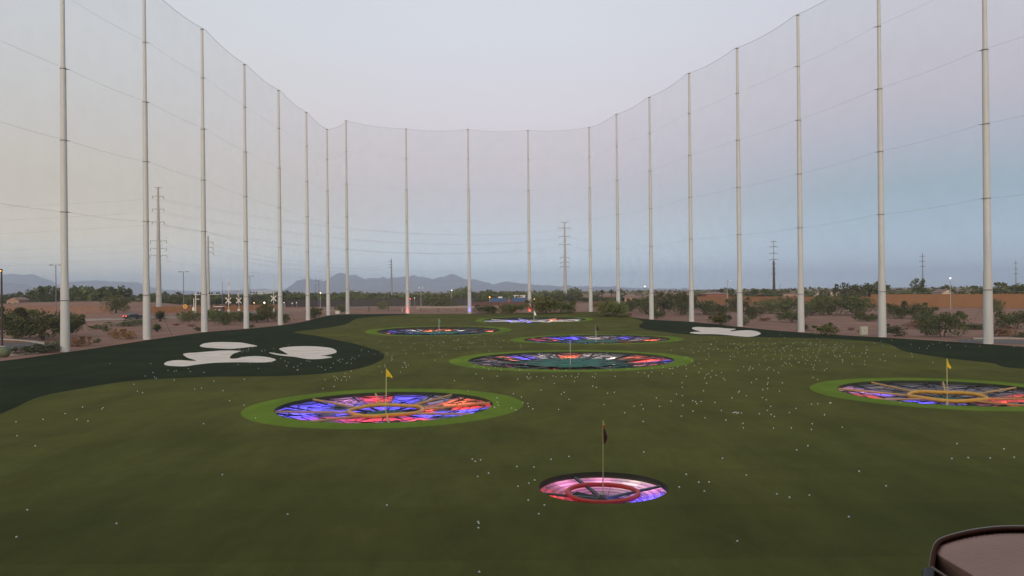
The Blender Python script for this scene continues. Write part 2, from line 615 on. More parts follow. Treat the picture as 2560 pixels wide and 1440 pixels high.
for f in rf:
    c = Vector((0, 0))
    for i in f: c = c + rv[i]
    c = c / len(f)
    c = (c.x, c.y)
    if not (-75 < c[0] < 80 and 5 < c[1] < 210) or not inside(c, outline):
        REG['ground'].append(f); continue
    hit = None
    for t in TG:
        r = math.hypot(c[0] - t['c'][0], c[1] - t['c'][1])
        if r < t['ro'] or r < t['rh']:
            if inside(c, t['hole']): hit = 'skip'; break
            if t['ro'] and inside(c, t['ring']): hit = 'r' + t['key']; break
    if hit == 'skip': continue
    if hit: REG[hit].append(f); continue
    for i, (s_, _l) in enumerate(BUNK):
        if inside(c, s_): hit = 'b%d' % i; break
    if hit: REG[hit].append(f); continue
    REG['dark' if (inside(c, dark_l) or inside(c, dark_r)) else 'turf'].append(f)


def region(key, name, mt, smooth=True, dz=0.0):
    used = {}; b = MB()
    for f in REG[key]:
        q = []
        for i in f:
            if i not in used:
                used[i] = len(b.v); b.v.append((rv[i].x, rv[i].y, rz_[i] + dz))
            q.append(used[i])
        b.f.append(tuple(q))
    return b.build(name, mt, smooth=smooth)


tag(region('ground', 'ground', M_GROUND), kind='structure')
tag(region('turf', 'turf', M_TURF), kind='structure')
tag(region('dark', 'rough_turf', M_DARK), kind='structure')
for i, (s_, lab) in enumerate(BUNK):
    tag(region('b%d' % i, 'bunker', M_SAND), lab, 'bunker', 'white bunkers')

# ------------------------------------------------------------------ target pits
LR = (1.0, .045, .02); LB = (.10, .07, 1.0); LW = (1.0, .85, .78); LP = (.90, .32, .62); LO = (1.0, .16, .04); LT = (.05, .45, .4)
M_PANEL = mat('pit_fabric', (.27, .25, .27), .45, spec=.5, noise_amt=.25, nscale=1.6)
nn_ = M_PANEL.node_tree; pb_ = nn_.nodes['Principled BSDF']; oo_ = nn_.nodes['Material Output']
tl_ = nn_.nodes.new('ShaderNodeBsdfTranslucent'); tl_.inputs['Color'].default_value = (.85, .83, .85, 1)
ms_ = nn_.nodes.new('ShaderNodeMixShader'); ms_.inputs[0].default_value = .65
nn_.links.new(pb_.outputs[0], ms_.inputs[1]); nn_.links.new(tl_.outputs[0], ms_.inputs[2]); nn_.links.new(ms_.outputs[0], oo_.inputs['Surface'])
M_RIB = M_PANEL.copy(); M_RIB.name = 'ribbed_fabric'
nn_ = M_RIB.node_tree
tcr = nn_.nodes.new('ShaderNodeTexCoord'); wv = nn_.nodes.new('ShaderNodeTexWave'); wv.wave_type = 'RINGS'; wv.rings_direction = 'Z'
wv.inputs['Scale'].default_value = 1.35; wv.inputs['Distortion'].default_value = .6; wv.inputs['Detail'].default_value = 1
nn_.links.new(tcr.outputs['Object'], wv.inputs['Vector'])
rp_ = nn_.nodes.new('ShaderNodeValToRGB'); rp_.color_ramp.elements[0].color = (.55, .42, .62, 1); rp_.color_ramp.elements[1].color = (.98, .92, .80, 1)
rp_.color_ramp.elements[0].position = .25; rp_.color_ramp.elements[1].position = .6
nn_.links.new(wv.outputs['Fac'], rp_.inputs[0])
nn_.links.new(rp_.outputs[0], [q for q in nn_.nodes if q.type == 'BSDF_TRANSLUCENT'][0].inputs['Color'])
M_PITWALL = mat('pit_wall', (.05, .055, .035), .9, noise_amt=.3, nscale=2)
M_TEAL = mat('green_net', (.035, .12, .085), .7, noise_amt=.4, nscale=1.5)
M_SLATE = mat('slate_beam', (.07, .09, .085), .5, noise_amt=.2, nscale=3)
M_REDRING = mat('red_padding', (.55, .05, .035), .5, noise_amt=.15, nscale=4)
M_YELRING = mat('amber_padding', (.62, .32, .05), .5, noise_amt=.15, nscale=3)
M_TAN = mat('tan_beam', (.50, .30, .11), .6, noise_amt=.2, nscale=2)
M_WBEAM = mat('white_beam', (.70, .66, .62), .6, noise_amt=.15, nscale=2)
LED = {k: glow('led_' + k, c, 1.6) for k, c in (('r', LR), ('b', LB), ('w', LW), ('p', LP), ('o', LO), ('t', LT), ('x', (.35, .28, .30)))}
LCOL = {'x': (.35, .28, .30), 'r': LR, 'b': LB, 'w': LW, 'p': LP, 'o': LO, 't': LT}

SPEC = {
    # nsec, centre radius fraction, ring material, beam material, lamps [(angle, radius fraction, colour, power)]
    'red': dict(n=3, label='small nearest target pit with a red padded ring inside', lamps=[(186, .93, 'r', 7), (215, .8, 'r', 3), (128, .9, 'p', 4), (85, .92, 'p', 4), (50, .92, 'w', 3), (20, .9, 'p', 4), (-25, .86, 'b', 16), (-50, .6, 'b', 8)]),
    'yellow': dict(n=16, label='target pit with an amber ring and a bright green border, left of the nearest pit', lamps=[
        (183, .95, 'r', 14), (172, .78, 'b', 40), (192, .72, 'b', 44), (205, .85, 'b', 22), (150, .86, 'b', 22), (128, .86, 'p', 24), (105, .88, 'r', 20), (82, .88, 'b', 26), (64, .86, 'w', 14),
        (48, .86, 'o', 36), (30, .78, 'o', 30), (12, .74, 'r', 30), (3, .9, 'b', 34), (172, .42, 'r', 26), (200, .40, 'r', 14), (20, .42, 'b', 22), (-20, .5, 'b', 16), (-75, .5, 'r', 10), (-120, .5, 'r', 14), (70, .3, 'b', 8)]),
    'amber': dict(n=12, label='target pit with an amber ring at the right edge of the turf', lamps=[
        (184, .95, 'r', 14), (165, .86, 'p', 10), (145, .88, 'p', 6), (125, .88, 'x', 6), (115, .9, 'x', 5), (85, .9, 'x', 5), (60, .9, 'x', 6), (40, .9, 'x', 6), (205, .7, 'b', 40), (225, .62, 'b', 30), (245, .6, 'p', 20), (268, .5, 'b', 26),
        (290, .7, 'r', 40), (318, .6, 'r', 30), (340, .7, 'r', 26), (20, .7, 'x', 10)]),
    'green': dict(n=20, label='target pit with dark green netting at its centre, second row', lamps=[
        (178, .9, 'x', 14), (160, .84, 'x', 14), (143, .84, 'o', 60), (132, .86, 'o', 40), (120, .9, 'b', 40), (104, .92, 'w', 30), (88, .93, 'o', 34), (72, .93, 'w', 34), (55, .92, 'w', 40), (35, .88, 'o', 60), (18, .86, 'r', 60), (4, .92, 'b', 80), (-14, .82, 'r', 26),
        (196, .7, 'p', 16), (215, .66, 'r', 16), (250, .55, 't', 20), (290, .6, 'r', 16), (330, .7, 'w', 10)]),
    'blue': dict(n=20, label='distant target pit with blue and orange lights, left of centre', lamps=[
        (180, .9, 'r', 60), (160, .84, 'b', 70), (200, .66, 'b', 70), (138, .88, 'b', 60), (120, .92, 'w', 40), (95, .93, 'o', 120), (80, .93, 'o', 70), (60, .93, 'w', 60), (42, .9, 'w', 50), (28, .86, 'o', 60), (2, .9, 'b', 110), (300, .4, 't', 30), (240, .5, 'b', 30), (330, .5, 'b', 30)]),
    'brown': dict(n=20, label='distant target pit with red and blue lights, right of centre', lamps=[
        (182, .93, 'b', 90), (165, .8, 'r', 80), (148, .84, 'r', 90), (128, .9, 'b', 70), (112, .93, 'b', 70), (90, .94, 'w', 60), (72, .94, 'w', 40), (55, .93, 'b', 60), (36, .9, 'w', 60), (18, .88, 'o', 70), (3, .8, 'r', 70), (340, .6, 'r', 40), (200, .5, 'b', 50), (260, .6, 'b', 50)]),
    'white': dict(n=16, label='farthest target pit with white beams and pale lights', lamps=[
        (181, .93, 'b', 140), (165, .8, 'w', 110), (140, .88, 'w', 110), (120, .9, 'b', 120), (100, .93, 'b', 120), (75, .9, 'w', 120), (55, .9, 'o', 60), (35, .9, 'w', 120), (12, .85, 'w', 150), (200, .6, 'b', 130), (250, .45, 'w', 120), (320, .55, 'w', 120), (350, .6, 'w', 110)]),
}


def pol(r, deg, z):
    a = math.radians(deg); return (r * math.cos(a), r * math.sin(a), z)


for t in TG:
    sp = SPEC[t['key']]; K = t['key']; R = t['rh']; cx, cy = t['c']
    z0 = hz(cx, cy)
    root = empty('target_pit', (cx, cy, z0), 0, sp['label'], 'target', 'round golf target pits')
    t['z'] = z0

    def put(o):
        o.parent = root
        return o
    if t['ro']:
        ring = region('r' + K, 'green_surround', M_RING)
        ring.parent = root
        ring.matrix_parent_inverse = Matrix.Translation((-cx, -cy, -z0))
    n_ = 96
    dep = .19 if K == 'red' else .17
    w = MB()
    for i in range(n_):
        x_, y_ = t['hole'][i]
        w.v += [(x_ - cx, y_ - cy, hz(x_, y_) - z0), ((x_ - cx) * 1.0, (y_ - cy) * 1.0, -dep - 2.4)]
    for i in range(n_):
        j = (i + 1) % n_
        w.f.append((2 * i, 2 * j, 2 * j + 1, 2 * i + 1))
    w.build('pit_wall', M_PITWALL, root)
    # fabric floor in sectors, dropping towards the middle
    zc = -dep - (.24 if K == 'red' else .06 * R)
    ns = sp['n']
    rin = .30 * R if K == 'red' else .16 * R
    offa = {'red': 20, 'yellow': 4, 'amber': 10}.get(K, 6)

    def zf(r):
        k = (R - r) / (R - rin)
        z = -dep + (zc + dep) * k ** .8
        if K == 'red':
            z += .012 * math.sin(r * 2 * PI / .115)
        return z
    for s_ in range(ns):
        a0 = offa + 360 * s_ / ns; a1 = offa + 360 * (s_ + 1) / ns
        b = MB()
        na = 30 if K == 'red' else 5; nr_ = 56 if K == 'red' else 8
        g_ = .3
        for i in range(na + 1):
            a = a0 + g_ + (a1 - a0 - 2 * g_) * i / na
            sag = 0 if K == 'red' else math.sin(PI * i / na)
            for j in range(nr_ + 1):
                r = rin + (R - .02 - rin) * j / nr_
                zz = zf(r) - (.10 * sag * (r / R) if K != 'red' else 0) * (1 - abs(2 * j / nr_ - 1) * .7)
                b.v.append(pol(r, a, zz))
        for i in range(na):
            for j in range(nr_):
                k = i * (nr_ + 1) + j
                b.f.append((k, k + 1, k + nr_ + 2, k + nr_ + 1))
        b.build('fabric_panel', M_RIB if K == 'red' else M_PANEL, root, smooth=True)
    # beams
    if K == 'red':
        for a in (112, 15, 187, -62):
            b = MB()
            p0 = Vector(pol(R * .985, a, -.10)); p1 = Vector(pol(.02, a, -.36))
            d_ = (p1 - p0); an = math.atan2(d_.y, d_.x)
            sd = Vector((-math.sin(an), math.cos(an), 0)) * .055
            for z_ in (0, -.06):
                b.v += [tuple(p0 + sd + Vector((0, 0, z_))), tuple(p0 - sd + Vector((0, 0, z_))), tuple(p1 - sd + Vector((0, 0, z_))), tuple(p1 + sd + Vector((0, 0, z_)))]
            b.f += [(0, 1, 2, 3), (7, 6, 5, 4), (0, 4, 5, 1), (1, 5, 6, 2), (2, 6, 7, 3), (3, 7, 4, 0)]
            b.build('beam', M_SLATE, root)
        b = MB().tube([pol(R * .55 + .02 * math.sin(3 * math.radians(k)), k, -.20 - .012 * math.sin(math.radians(k * 2))) for k in range(0, 360, 6)], .072, 10, closed=True)
        b.build('padded_ring', M_REDRING, root, smooth=True)
        b = MB()
        k0 = [pol(R * .5, a, -.31) for a in (140, 165, 190, 215, 240, 262)]
        b.v = [pol(.03, 0, -.35)] + k0 + [pol(.12 * R, a, -.36) for a in (250, 150)]
        b.f = [(0, i, i + 1) for i in range(1, 6)]
        b.build('net_sheet', mat('dark_sheet', (.018, .03, .022), .8), root)
        b = MB().lathe([(.09, -.50), (.09, -.28), (.12, -.25), (.12, -.21), (.10, -.21), (.08, -.28), (.08, -.40), (0.001, -.40)], 20)
        b.build('ball_collector', mat('brushed_metal', (.42, .36, .34), .35, metal=.4), root, smooth=True)
        b = MB()
        for a in (0, 60, 105, 150, 205, 300):
            b.tube([pol(.12, a, -.36), pol(.34, a + 6, -.48), pol(R * .56, a + 10, -.22)], .008, 5)
        for a in (-40, -28, -16, -4, 8, 150, 235, 246, 222):
            b.tube([pol(R * .56, a, -.22), pol(R * .72, a + 5, -.42), pol(R * .97, a + 4, -.20)], .010, 5)
        b.build('bracing_cables', M_BLACK, root)
        b = MB()
        for a in (238, 243, 248, 234):
            b.tube([pol(R * .60, a, -.45), pol(R * .60, a + 1, -.22)], .03, 6)
        b.build('bolt_cluster', M_BLACK, root)
    else:
        bm_ = {'yellow': M_TAN, 'amber': M_TAN, 'white': M_WBEAM}.get(K, M_SLATE)
        rr_ = R * (.34 if K in ('yellow', 'amber') else .30)
        rad = {'yellow': .10, 'amber': .12}.get(K, .10)
        sc = R / 6.0
        nb = 8
        for k in range(nb):
            a = offa + 10 + 45 * k + (random.uniform(-4, 4))
            b = MB().tube([pol(rr_, a, -.30), pol(R * .99, a, -.08)], .045 * sc + (.02 if K in ('yellow', 'amber') else 0), 6)
            b.build('beam', bm_, root)
        nd = 14
        for k in range(nd):
            a = offa + 360 * (k + .5) / nd
            b = MB().tube([pol(R * .18, a, zc + .1), pol(R * .6, a, -.50), pol(R * .985, a, -.14)], .048 * sc, 6)
            b.build('dark_strut', M_BLACK, root)
        # sagging cables between strut heads, cross braces
        b = MB()
        for q, (fr, z_, sg) in enumerate(((.93, -.12, .16), (.80, -.22, .2), (.62, -.34, .22), (.46, -.42, .2))):
            for k in range(ns):
                a0 = offa + 360 * k / ns + q * 5; a1 = a0 + 360 / ns
                pts = []
                for i in range(7):
                    u_ = i / 6
                    pts.append(pol(R * fr * (1 - .06 * math.sin(PI * u_)), a0 + (a1 - a0) * u_, z_ - sg * 4 * u_ * (1 - u_) * .6))
                b.tube(pts, .010 * sc + .014, 4)
        for k in range(ns):
            a0 = offa + 360 * k / ns
            a1 = a0 + 360 / ns
            for (f0, f1) in ((.96, .74), (.74, .55)):
                if (k + int(f0 * 100)) % 3:
                    b.tube([pol(R * f0, a0, -.16), pol(R * f1, a1, -.45)], .008 * sc + .012, 4)
                    b.tube([pol(R * f0, a1, -.16), pol(R * f1, a0, -.45)], .008 * sc + .012, 4)
        b.build('cable_web', M_BLACK, root)
        # dark net slings hung under parts of the web
        for k in range(ns):
            if K in ('yellow',) and k % 2:
                continue
            if K == 'amber' and k % 2:
                continue
            a0 = offa + 360 * k / ns; a1 = a0 + 360 / ns * .8
            f0, f1 = random.choice(((.62, .46), (.80, .64), (.5, .34), (.72, .5)))
            s2 = MB()
            for i in range(5):
                for j in range(3):
                    s2.v.append(pol(R * (f1 + (f0 - f1) * j / 2), a0 + (a1 - a0) * i / 4, -.40 - .14 * math.sin(PI * i / 4)))
            for i in range(4):
                for j in range(2):
                    q = i * 3 + j
                    s2.f.append((q, q + 1, q + 4, q + 3))
            s2.build('net_sling', M_TEAL if K in ('green', 'blue') and f1 < .6 else mat('net_shade', (.045, .045, .05), .8), root)
        # pyramidal lamp hoods
        if K in ('yellow', 'amber'):
            pts = [pol(rr_, k, -.26 + .03 * math.sin(math.radians(4 * k))) for k in range(0, 360, 8)]
            MB().tube(pts, rad, 10, closed=True).build('padded_ring', M_YELRING, root, smooth=True)
            b = MB().lathe([(R * .17, -.50), (R * .18, -.42), (R * .165, -.42), (R * .10, -.62), (.08, -.80), (.001, -.80)], 28)
            b.build('net_funnel', M_TEAL, root)
            b = MB()
            for k in range(0, 360, 30):
                b.tube([pol(R * .17, k, -.42), pol(rr_, k + 8, -.28)], .02, 5)
            b.build('funnel_ties', M_BLACK, root)
        else:
            fr = {'green': .44, 'blue': .40, 'brown': .30, 'white': .24}[K]
            b = MB().lathe([(R * fr, -.34), (R * fr * .98, -.30), (R * fr * .6, -.36), (R * fr * .3, -.46), (.12, -.60)], 40)
            b.build('net_funnel', M_SLATE if K == 'white' else (M_TEAL if K != 'brown' else mat('brown_net', (.06, .05, .04), .8)), root)
            b = MB()
            for k in range(0, 360, 15):
                b.tube([pol(.2, k, -.50), pol(R * fr, k + 4, -.27)], .020, 4)
            for f_ in (.35, .7, 1.0):
                b.tube([pol(R * fr * f_, k, -.27 - .16 * (1 - f_)) for k in range(0, 360, 10)], .03, 5, closed=True)
            b.build('funnel_frame', M_WBEAM if K == 'white' else mat('pale_teal', (.06, .17, .13), .6), root)
    MB().lathe([(.001, -dep - 2.3), (R, -dep - 2.3)], 48).build('pit_floor', mat('pit_concrete', (.30, .29, .28), .9), root)
    # LED lamps under the fabric, one or two to a sector, with unseen partitions added to stop their light mixing
    lamps = []
    if K == 'red':
        lamps = [(a, fr, ck, pw, -.85) for (a, fr, ck, pw) in sp['lamps']]
    else:
        part = MB()
        for k in range(ns):
            a = offa + 360 * k / ns
            part.quad(pol(rin, a, zc - .03), pol(R * .99, a, -dep - .03), pol(R * .99, a, -dep - 1.9), pol(rin, a, -dep - 1.9))
            mid = a + 180 / ns
            outer = min((l for l in sp['lamps'] if l[1] > .62), key=lambda l: abs((l[0] - mid + 180) % 360 - 180))
            inner = min((l for l in sp['lamps'] if l[1] <= .78), key=lambda l: abs((l[0] - mid + 180) % 360 - 180))
            jit = random.uniform(-.05, .05)
            lamps.append((mid, .82 + jit, outer[2], 1.0 * random.uniform(.5, 1.25), -dep - 1.0))
            if k % 2 == 0 or K == 'yellow':
                lamps.append((mid, .46 + jit, inner[2], 1.1 * random.uniform(.4, 1.3) * (1.5 if inner[2] == 'r' else 1), -dep - 1.35))
        part.build('light_divider', M_PITWALL, root)
    for (a, fr, ck, pw, zl) in lamps:
        p = Vector(pol(R * fr, a, zl))
        lm = MB().lathe([(.04, .03), (.065, .0), (.05, -.05), (.001, -.05)], 10)
        o = lm.build('led_lamp', M_BLACK, root, smooth=True)
        MB().lathe([(.001, .028), (.038, .028)], 10).build('lens', LED[ck], o)
        o.location = p
        ld = bpy.data.lights.new('led_light', 'POINT')
        ld.energy = pw * (5.0 if K == 'red' else (100 if K != 'amber' else 120) * (R / 6) ** 1.5 * {'x': .16, 'w': .28}.get(ck, 1.0) * {'b': 1.5, 'p': .75}.get(ck, 1.15))
        ld.color = LCOL[ck]
        ld.shadow_soft_size = .12
        lo = bpy.data.objects.new('led_light', ld)
        COL.objects.link(lo)
        lo.parent = o
        lo.location = (0, 0, .16)

# ------------------------------------------------------------------ flagsticks
M_STICK = mat('flagstick_paint', (.55, .50, .20), .5)
M_STICKW = mat('flagstick_white', (.60, .60, .58), .5)


def flagstick(t, hgt, lean, mt, fl, label, zb=-.45, rad=.016):
    cx, cy = t['c']
    root = empty('flagstick', (cx, cy, t['z'] + zb), 0, label, 'flag', 'target flagsticks')
    H = hgt - zb
    tip = Vector((lean * H, 0, H))
    MB().tube([(0, 0, 0), tuple(tip)], [rad, rad * .8], 8).build('stick', mt, root, smooth=True)
    if fl:
        pts, fm = fl
        b = MB(); nn = len(pts)
        for k, (x_, z_) in enumerate(pts):
            yy = .05 * math.sin(x_ * 14)
            b.v.append((tip.x + x_, yy - .03, tip.z + z_))
        for k, (x_, z_) in enumerate(pts):
            yy = .05 * math.sin(x_ * 14)
            b.v.append((tip.x + x_, yy - .022, tip.z + z_))
        b.f = [tuple(range(nn)), tuple(nn + q for q in reversed(range(nn)))] + [(q, q + nn, (q + 1) % nn + nn, (q + 1) % nn) for q in range(nn)]
        b.build('flag', fm, root)
    return root


M_YFLAG = mat('yellow_flag', (.80, .56, .015), .6, noise_amt=.12, nscale=5)
M_PFLAG = mat('plum_flag', (.07, .018, .03), .7, noise_amt=.3, nscale=5)
TD = {t['key']: t for t in TG}
fr_ = flagstick(TD['red'], 2.08, .012, M_STICK, ([(0, -.24), (.045, -.26), (.09, -.36), (.135, -.54), (.115, -.60), (.06, -.72), (.01, -.74), (-.005, -.5)], M_PFLAG), 'tall flagstick with a drooping plum red flag in the nearest pit', -.36)
b = MB(); b.v = [(.03, -.04, 2.44), (.075, -.04, 2.30), (.03, -.04, 2.26), (.03, -.03, 2.44), (.075, -.03, 2.30), (.03, -.03, 2.26)]; b.f = [(0, 1, 2), (5, 4, 3), (0, 3, 4, 1), (1, 4, 5, 2), (2, 5, 3, 0)]
b.build('pennant_tip', mat('cream_tip', (.7, .5, .2), .6), fr_)
b = MB(); b.v = [(.03, -.041, 2.30), (.08, -.041, 2.29), (.09, -.041, 2.22), (.025, -.041, 2.20), (.03, -.028, 2.30), (.08, -.028, 2.29), (.09, -.028, 2.22), (.025, -.028, 2.20)]
b.f = [(0, 1, 2, 3), (7, 6, 5, 4), (0, 4, 5, 1), (1, 5, 6, 2), (2, 6, 7, 3), (3, 7, 4, 0)]
b.build('red_band', mat('scarlet', (.45, .03, .015), .6), fr_)
flagstick(TD['yellow'], 2.0, .02, M_STICK, ([(0, -.0), (.10, -.12), (.22, -.27), (.34, -.44), (.31, -.52), (.24, -.46), (.12, -.44), (0, -.44)], M_YFLAG), 'flagstick with a bright yellow flag flying right, in the pit left of centre', rad=.028)
flagstick(TD['amber'], 1.95, .004, M_STICK, ([(0, 0), (.06, -.08), (.12, -.28), (.24, -.52), (.18, -.60), (.04, -.48), (-.05, -.40)], M_YFLAG), 'flagstick with a limp yellow flag, in the pit at the right edge', rad=.028)
flagstick(TD['green'], 1.7, 0, M_STICKW, None, 'bare white flagstick in the pit with green netting', rad=.02)
flagstick(TD['blue'], 1.9, .0, M_STICKW, ([(0, 0), (.14, -.3), (.3, -.6), (.0, -.62)], mat('teal_flag', (.10, .22, .16), .7)), 'thin flagstick with a dull teal flag in the distant left pit', rad=.03)
flagstick(TD['brown'], 1.75, 0, M_STICKW, ([(0, 0), (.2, -.25), (.42, -.62), (.0, -.75)], mat('black_flag', (.02, .02, .02), .7)), 'thin flagstick with a small black flag in the distant right pit', rad=.03)
flagstick(TD['white'], 1.9, 0, M_STICKW, ([(0, 0), (.25, -.3), (.5, -.9), (.1, -.95)], mat('white_flag', (.8, .8, .78), .7)), 'flagstick with a small white flag in the farthest pit', rad=.04)

# ------------------------------------------------------------------ net poles and nets
HP = 46.0
CABLES = [5.6, 15.2, 23.0, 30.8, 38.6]


def pole_proto():
    root = empty('net_pole', (0, 0, 0))
    MB().tube([(0, 0, -.5), (0, 0, 7.6)], [.49, .42], 20).build('lower_section', M_POLE, root, smooth=True)
    MB().tube([(0, 0, 7.4), (0, 0, 31)], [.375, .30], 20).build('middle_section', M_POLE, root, smooth=True)
    MB().tube([(0, 0, 30.7), (0, 0, HP)], [.235, .19], 18).build('upper_section', M_POLE, root, smooth=True)
    for k, z_ in enumerate(CABLES):
        r0 = (.455, .37, .34, .315, .235)[k]
        b = MB().tube([(0, 0, z_ - .035), (0, 0, z_ + .035)], r0 + .02, 16)
        b.tube([(0, 0, z_), (0, -.62, z_)], .035, 6)
        b.build('cable_clamp', M_CLAMP, root)
    MB().tube([(0, 0, HP), (0, 0, HP + .12)], .24, 14).build('cap', M_CLAMP, root)
    return root


proto = pole_proto()
register(proto)
ordn = ['first', 'second', 'third', 'fourth', 'fifth', 'sixth', 'seventh', 'eighth', 'ninth']
hgt_fix = {'L6': 45.2, 'F0': 47.8}
names = []
rows = [('off', 'L')] + [('L', i) for i in range(len(LEFT))] + [('F', i) for i in range(len(FAR))] + [('R', len(RIGHT) - 1 - i) for i in range(len(RIGHT))] + [('off', 'R')]


def pole_label(k):
    r, i = rows[k]
    if r == 'L': return '%s pole of the left row counted from the viewer' % ordn[i]
    if r == 'F': return '%s pole of the far row counted from the left' % ordn[i]
    if r == 'R': return '%s pole of the right row counted from the viewer' % ordn[i]
    return 'pole just outside the %s edge of the view' % ('left' if i == 'L' else 'right')


first = True
FZ = []
for k, (x_, y_) in enumerate(FENCE):
    o = proto if first else copy_tree(proto)
    first = False
    z_ = POLES[k - 1].z if 0 < k < len(FENCE) - 1 else hz(x_, y_)
    FZ.append(z_)
    o.location = (x_, y_, z_)
    o.rotation_euler = (0, 0, math.atan2(cy0 - y_, cx0 - x_) + PI / 2)
    tag(o, 'tall pale grey steel net pole, ' + pole_label(k), 'net pole', 'tall poles holding the safety net')
    r, i = rows[k]
    hh = 45.2 if (r, i) == ('L', 6) else (47.9 if (r, i) == ('F', 0) else HP)
    o.scale = (1, 1, hh / HP)


def short(k):
    r, i = rows[k]
    if r == 'L': return '%s' % ordn[i] + ' left pole'
    if r == 'F': return '%s' % ordn[i] + ' far pole'
    if r == 'R': return '%s' % ordn[i] + ' right pole'
    return 'frame edge'


for k in range(len(FENCE) - 1):
    a = Vector((FEN_IN[k][0], FEN_IN[k][1], FZ[k])); b_ = Vector((FEN_IN[k + 1][0], FEN_IN[k + 1][1], FZ[k + 1]))
    root = empty('safety_net', a, 0, 'see-through grey ball net between the %s and the %s' % (short(k), short(k + 1)), 'net', 'safety nets round the range')
    ha = 45.2 if rows[k] == ('L', 6) else (47.9 if rows[k] == ('F', 0) else HP)
    hb = 45.2 if rows[k + 1] == ('L', 6) else (47.9 if rows[k + 1] == ('F', 0) else HP)
    d_ = b_ - a
    n_ = 12
    wob = Vector((-d_.y, d_.x, 0)).normalized()

    def curve(z0_, z1_, sag, m_=n_, bow=.25):
        return [Vector((d_.x * i / m_, d_.y * i / m_, d_.z * i / m_ + z0_ + (z1_ - z0_) * i / m_ - sag * 4 * (i / m_) * (1 - i / m_))) for i in range(m_ + 1)]
    b = MB()
    lv = [0.0] + CABLES + [None]
    rowsz = []
    for q, z_ in enumerate(lv):
        sg = .5 if z_ is None else (.0 if q == 0 else .2)
        c = curve(ha if z_ is None else z_ * ha / HP + (.05 if q == 0 else 0), hb if z_ is None else z_ * hb / HP + (.05 if q == 0 else 0), sg)
        rowsz.append(c)
        b.v += [tuple(p) for p in c]
    for q in range(len(lv) - 1):
        for i in range(n_):
            s0 = q * (n_ + 1) + i
            b.f.append((s0, s0 + 1, s0 + n_ + 2, s0 + n_ + 1))
    b.build('netting', M_NET, root, smooth=True)
    MB().tube(rowsz[-1], .024, 5).build('top_rope', M_ROPE, root)
    for q in range(1, len(lv) - 1):
        MB().tube(rowsz[q], .009 if q > 1 else .012, 4).build('cable', M_ROPE, root)
# guy wires that hold the bottom of the net
for (p0, p1, lab) in (((409, 795), (430, 838), 'dark slanting guy wire between the second and third left poles'),
                      ((548, 795), (568, 824), 'dark slanting guy wire between the third and fourth left poles'),
                      ((722, 775), (742, 806), 'dark slanting guy wire between the fifth and sixth left poles'),
                      ((2462, 755), (2436, 800), 'thin slanting guy wire beside the nearest right pole')):
    e_ = G(*p1); dd = e_.y
    s_ = base_from(p0[0], p0[1], dd)
    o = MB().tube([tuple(s_), tuple(e_)], .035, 5).build('guy_wire', M_CLAMP)
    tag(o, lab, 'cable', 'guy wires of the net')
# coloured uplights on three far poles
for k, ck in ((1, 'r'), (2, 'b'), (3, 'r')):
    p = POLES[len(LEFT) + k]
    root = empty('uplight', (p.x, p.y - 1.3, p.z), 0, '%s floor lamp washing the foot of the %s far pole' % ({'r': 'red', 'b': 'blue'}[ck], ordn[k]), 'lamp')
    MB().lathe([(.10, 0), (.10, .10), (.13, .12), (.13, .2), (.12, .2)], 12).build('housing', M_BLACK, root)
    MB().lathe([(.001, .13), (.10, .13)], 12).build('lens', LED[ck], root)
    ld = bpy.data.lights.new('uplight_beam', 'SPOT'); ld.energy = 150; ld.color = LCOL[ck]; ld.spot_size = math.radians(100); ld.shadow_soft_size = .1
    lo = bpy.data.objects.new('uplight_beam', ld); COL.objects.link(lo); lo.parent = root
    lo.location = (0, 0, .26); lo.rotation_euler = Vector((0, .75, 1)).to_track_quat('-Z', 'Y').to_euler()

# ------------------------------------------------------------------ golf balls
BALLS = []
c1l = [(60,138),(118,172),(192,199),(60,217),(145,217),(64,252),(212,249),(190,289),(64,327),(265,310),(287,299),(308,334),(320,272),(247,344),(266,395),(20,392),(24,437),(24,520),(235,472),(415,290),(433,346),(449,362),(28,618),(128,571),(156,580),(168,601),(212,578),(349,589),(130,675),(14,726),(413,670),(250,743),(459,766),(532,692),(548,689),(561,686),(572,699),(584,690),(616,695),(520,543),(584,485),(595,476),(664,521),(580,266),(505,125),(502,157),(672,121),(714,389),(764,356),(636,230),(690,264),(694,246),(703,231),(728,246),(793,207),(823,541),(828,460),(875,450),(873,405),(880,390),(882,344),(872,254),(892,237),(939,264),(863,562),(907,628),(873,668),(912,711),(945,729),(794,702),(932,153),(858,163),(859,121),(836,130),(764,102),(716,98),(740,62),(1017,98),(1015,152),(1025,218),(986,289),(1024,392),(995,476),(1048,188),(1063,199),(1097,196),(1116,216),(1091,153),(1156,150),(1184,184),(1192,186),(1095,690),(1160,648),(935,845),(1113,845),(629,799),(633,843),(1253,200),(1278,168),(1316,207),(1344,215),(1332,237),(1340,257),(1331,337),(1375,358),(1354,167),(1398,168),(1446,265),(1467,250),(1472,186),(1315,604),(1378,602),(1496,597),(1506,590),(1509,594),(1445,713),(1323,803),(1314,860),(1622,838),(1623,160),(1719,124),(1745,122),(1799,122),(1820,95),(1723,204),(1846,208),(1796,496),(1845,515),(1875,511),(1922,512),(1998,522),(2142,560),(2204,589),(1168,1066),(1279,1023),(425,1149),(63,1311),(664,1318),(188,1390),(292,1388),(1792,1280),(2061,1426),(2155,124),(2317,98),(2322,126),(2528,190),(2395,44),(1635,12),(1662,52),(1546,7),(2001,160),(1660,88),(1692,90),(265,160),(362,190),(115,60),(135,86),(30,48),(278,46),(566,36),(578,50),(580,84),(614,30)]
for x_, y_ in c1l: BALLS.append((1700 + x_ / 4, 860 + y_ / 4))
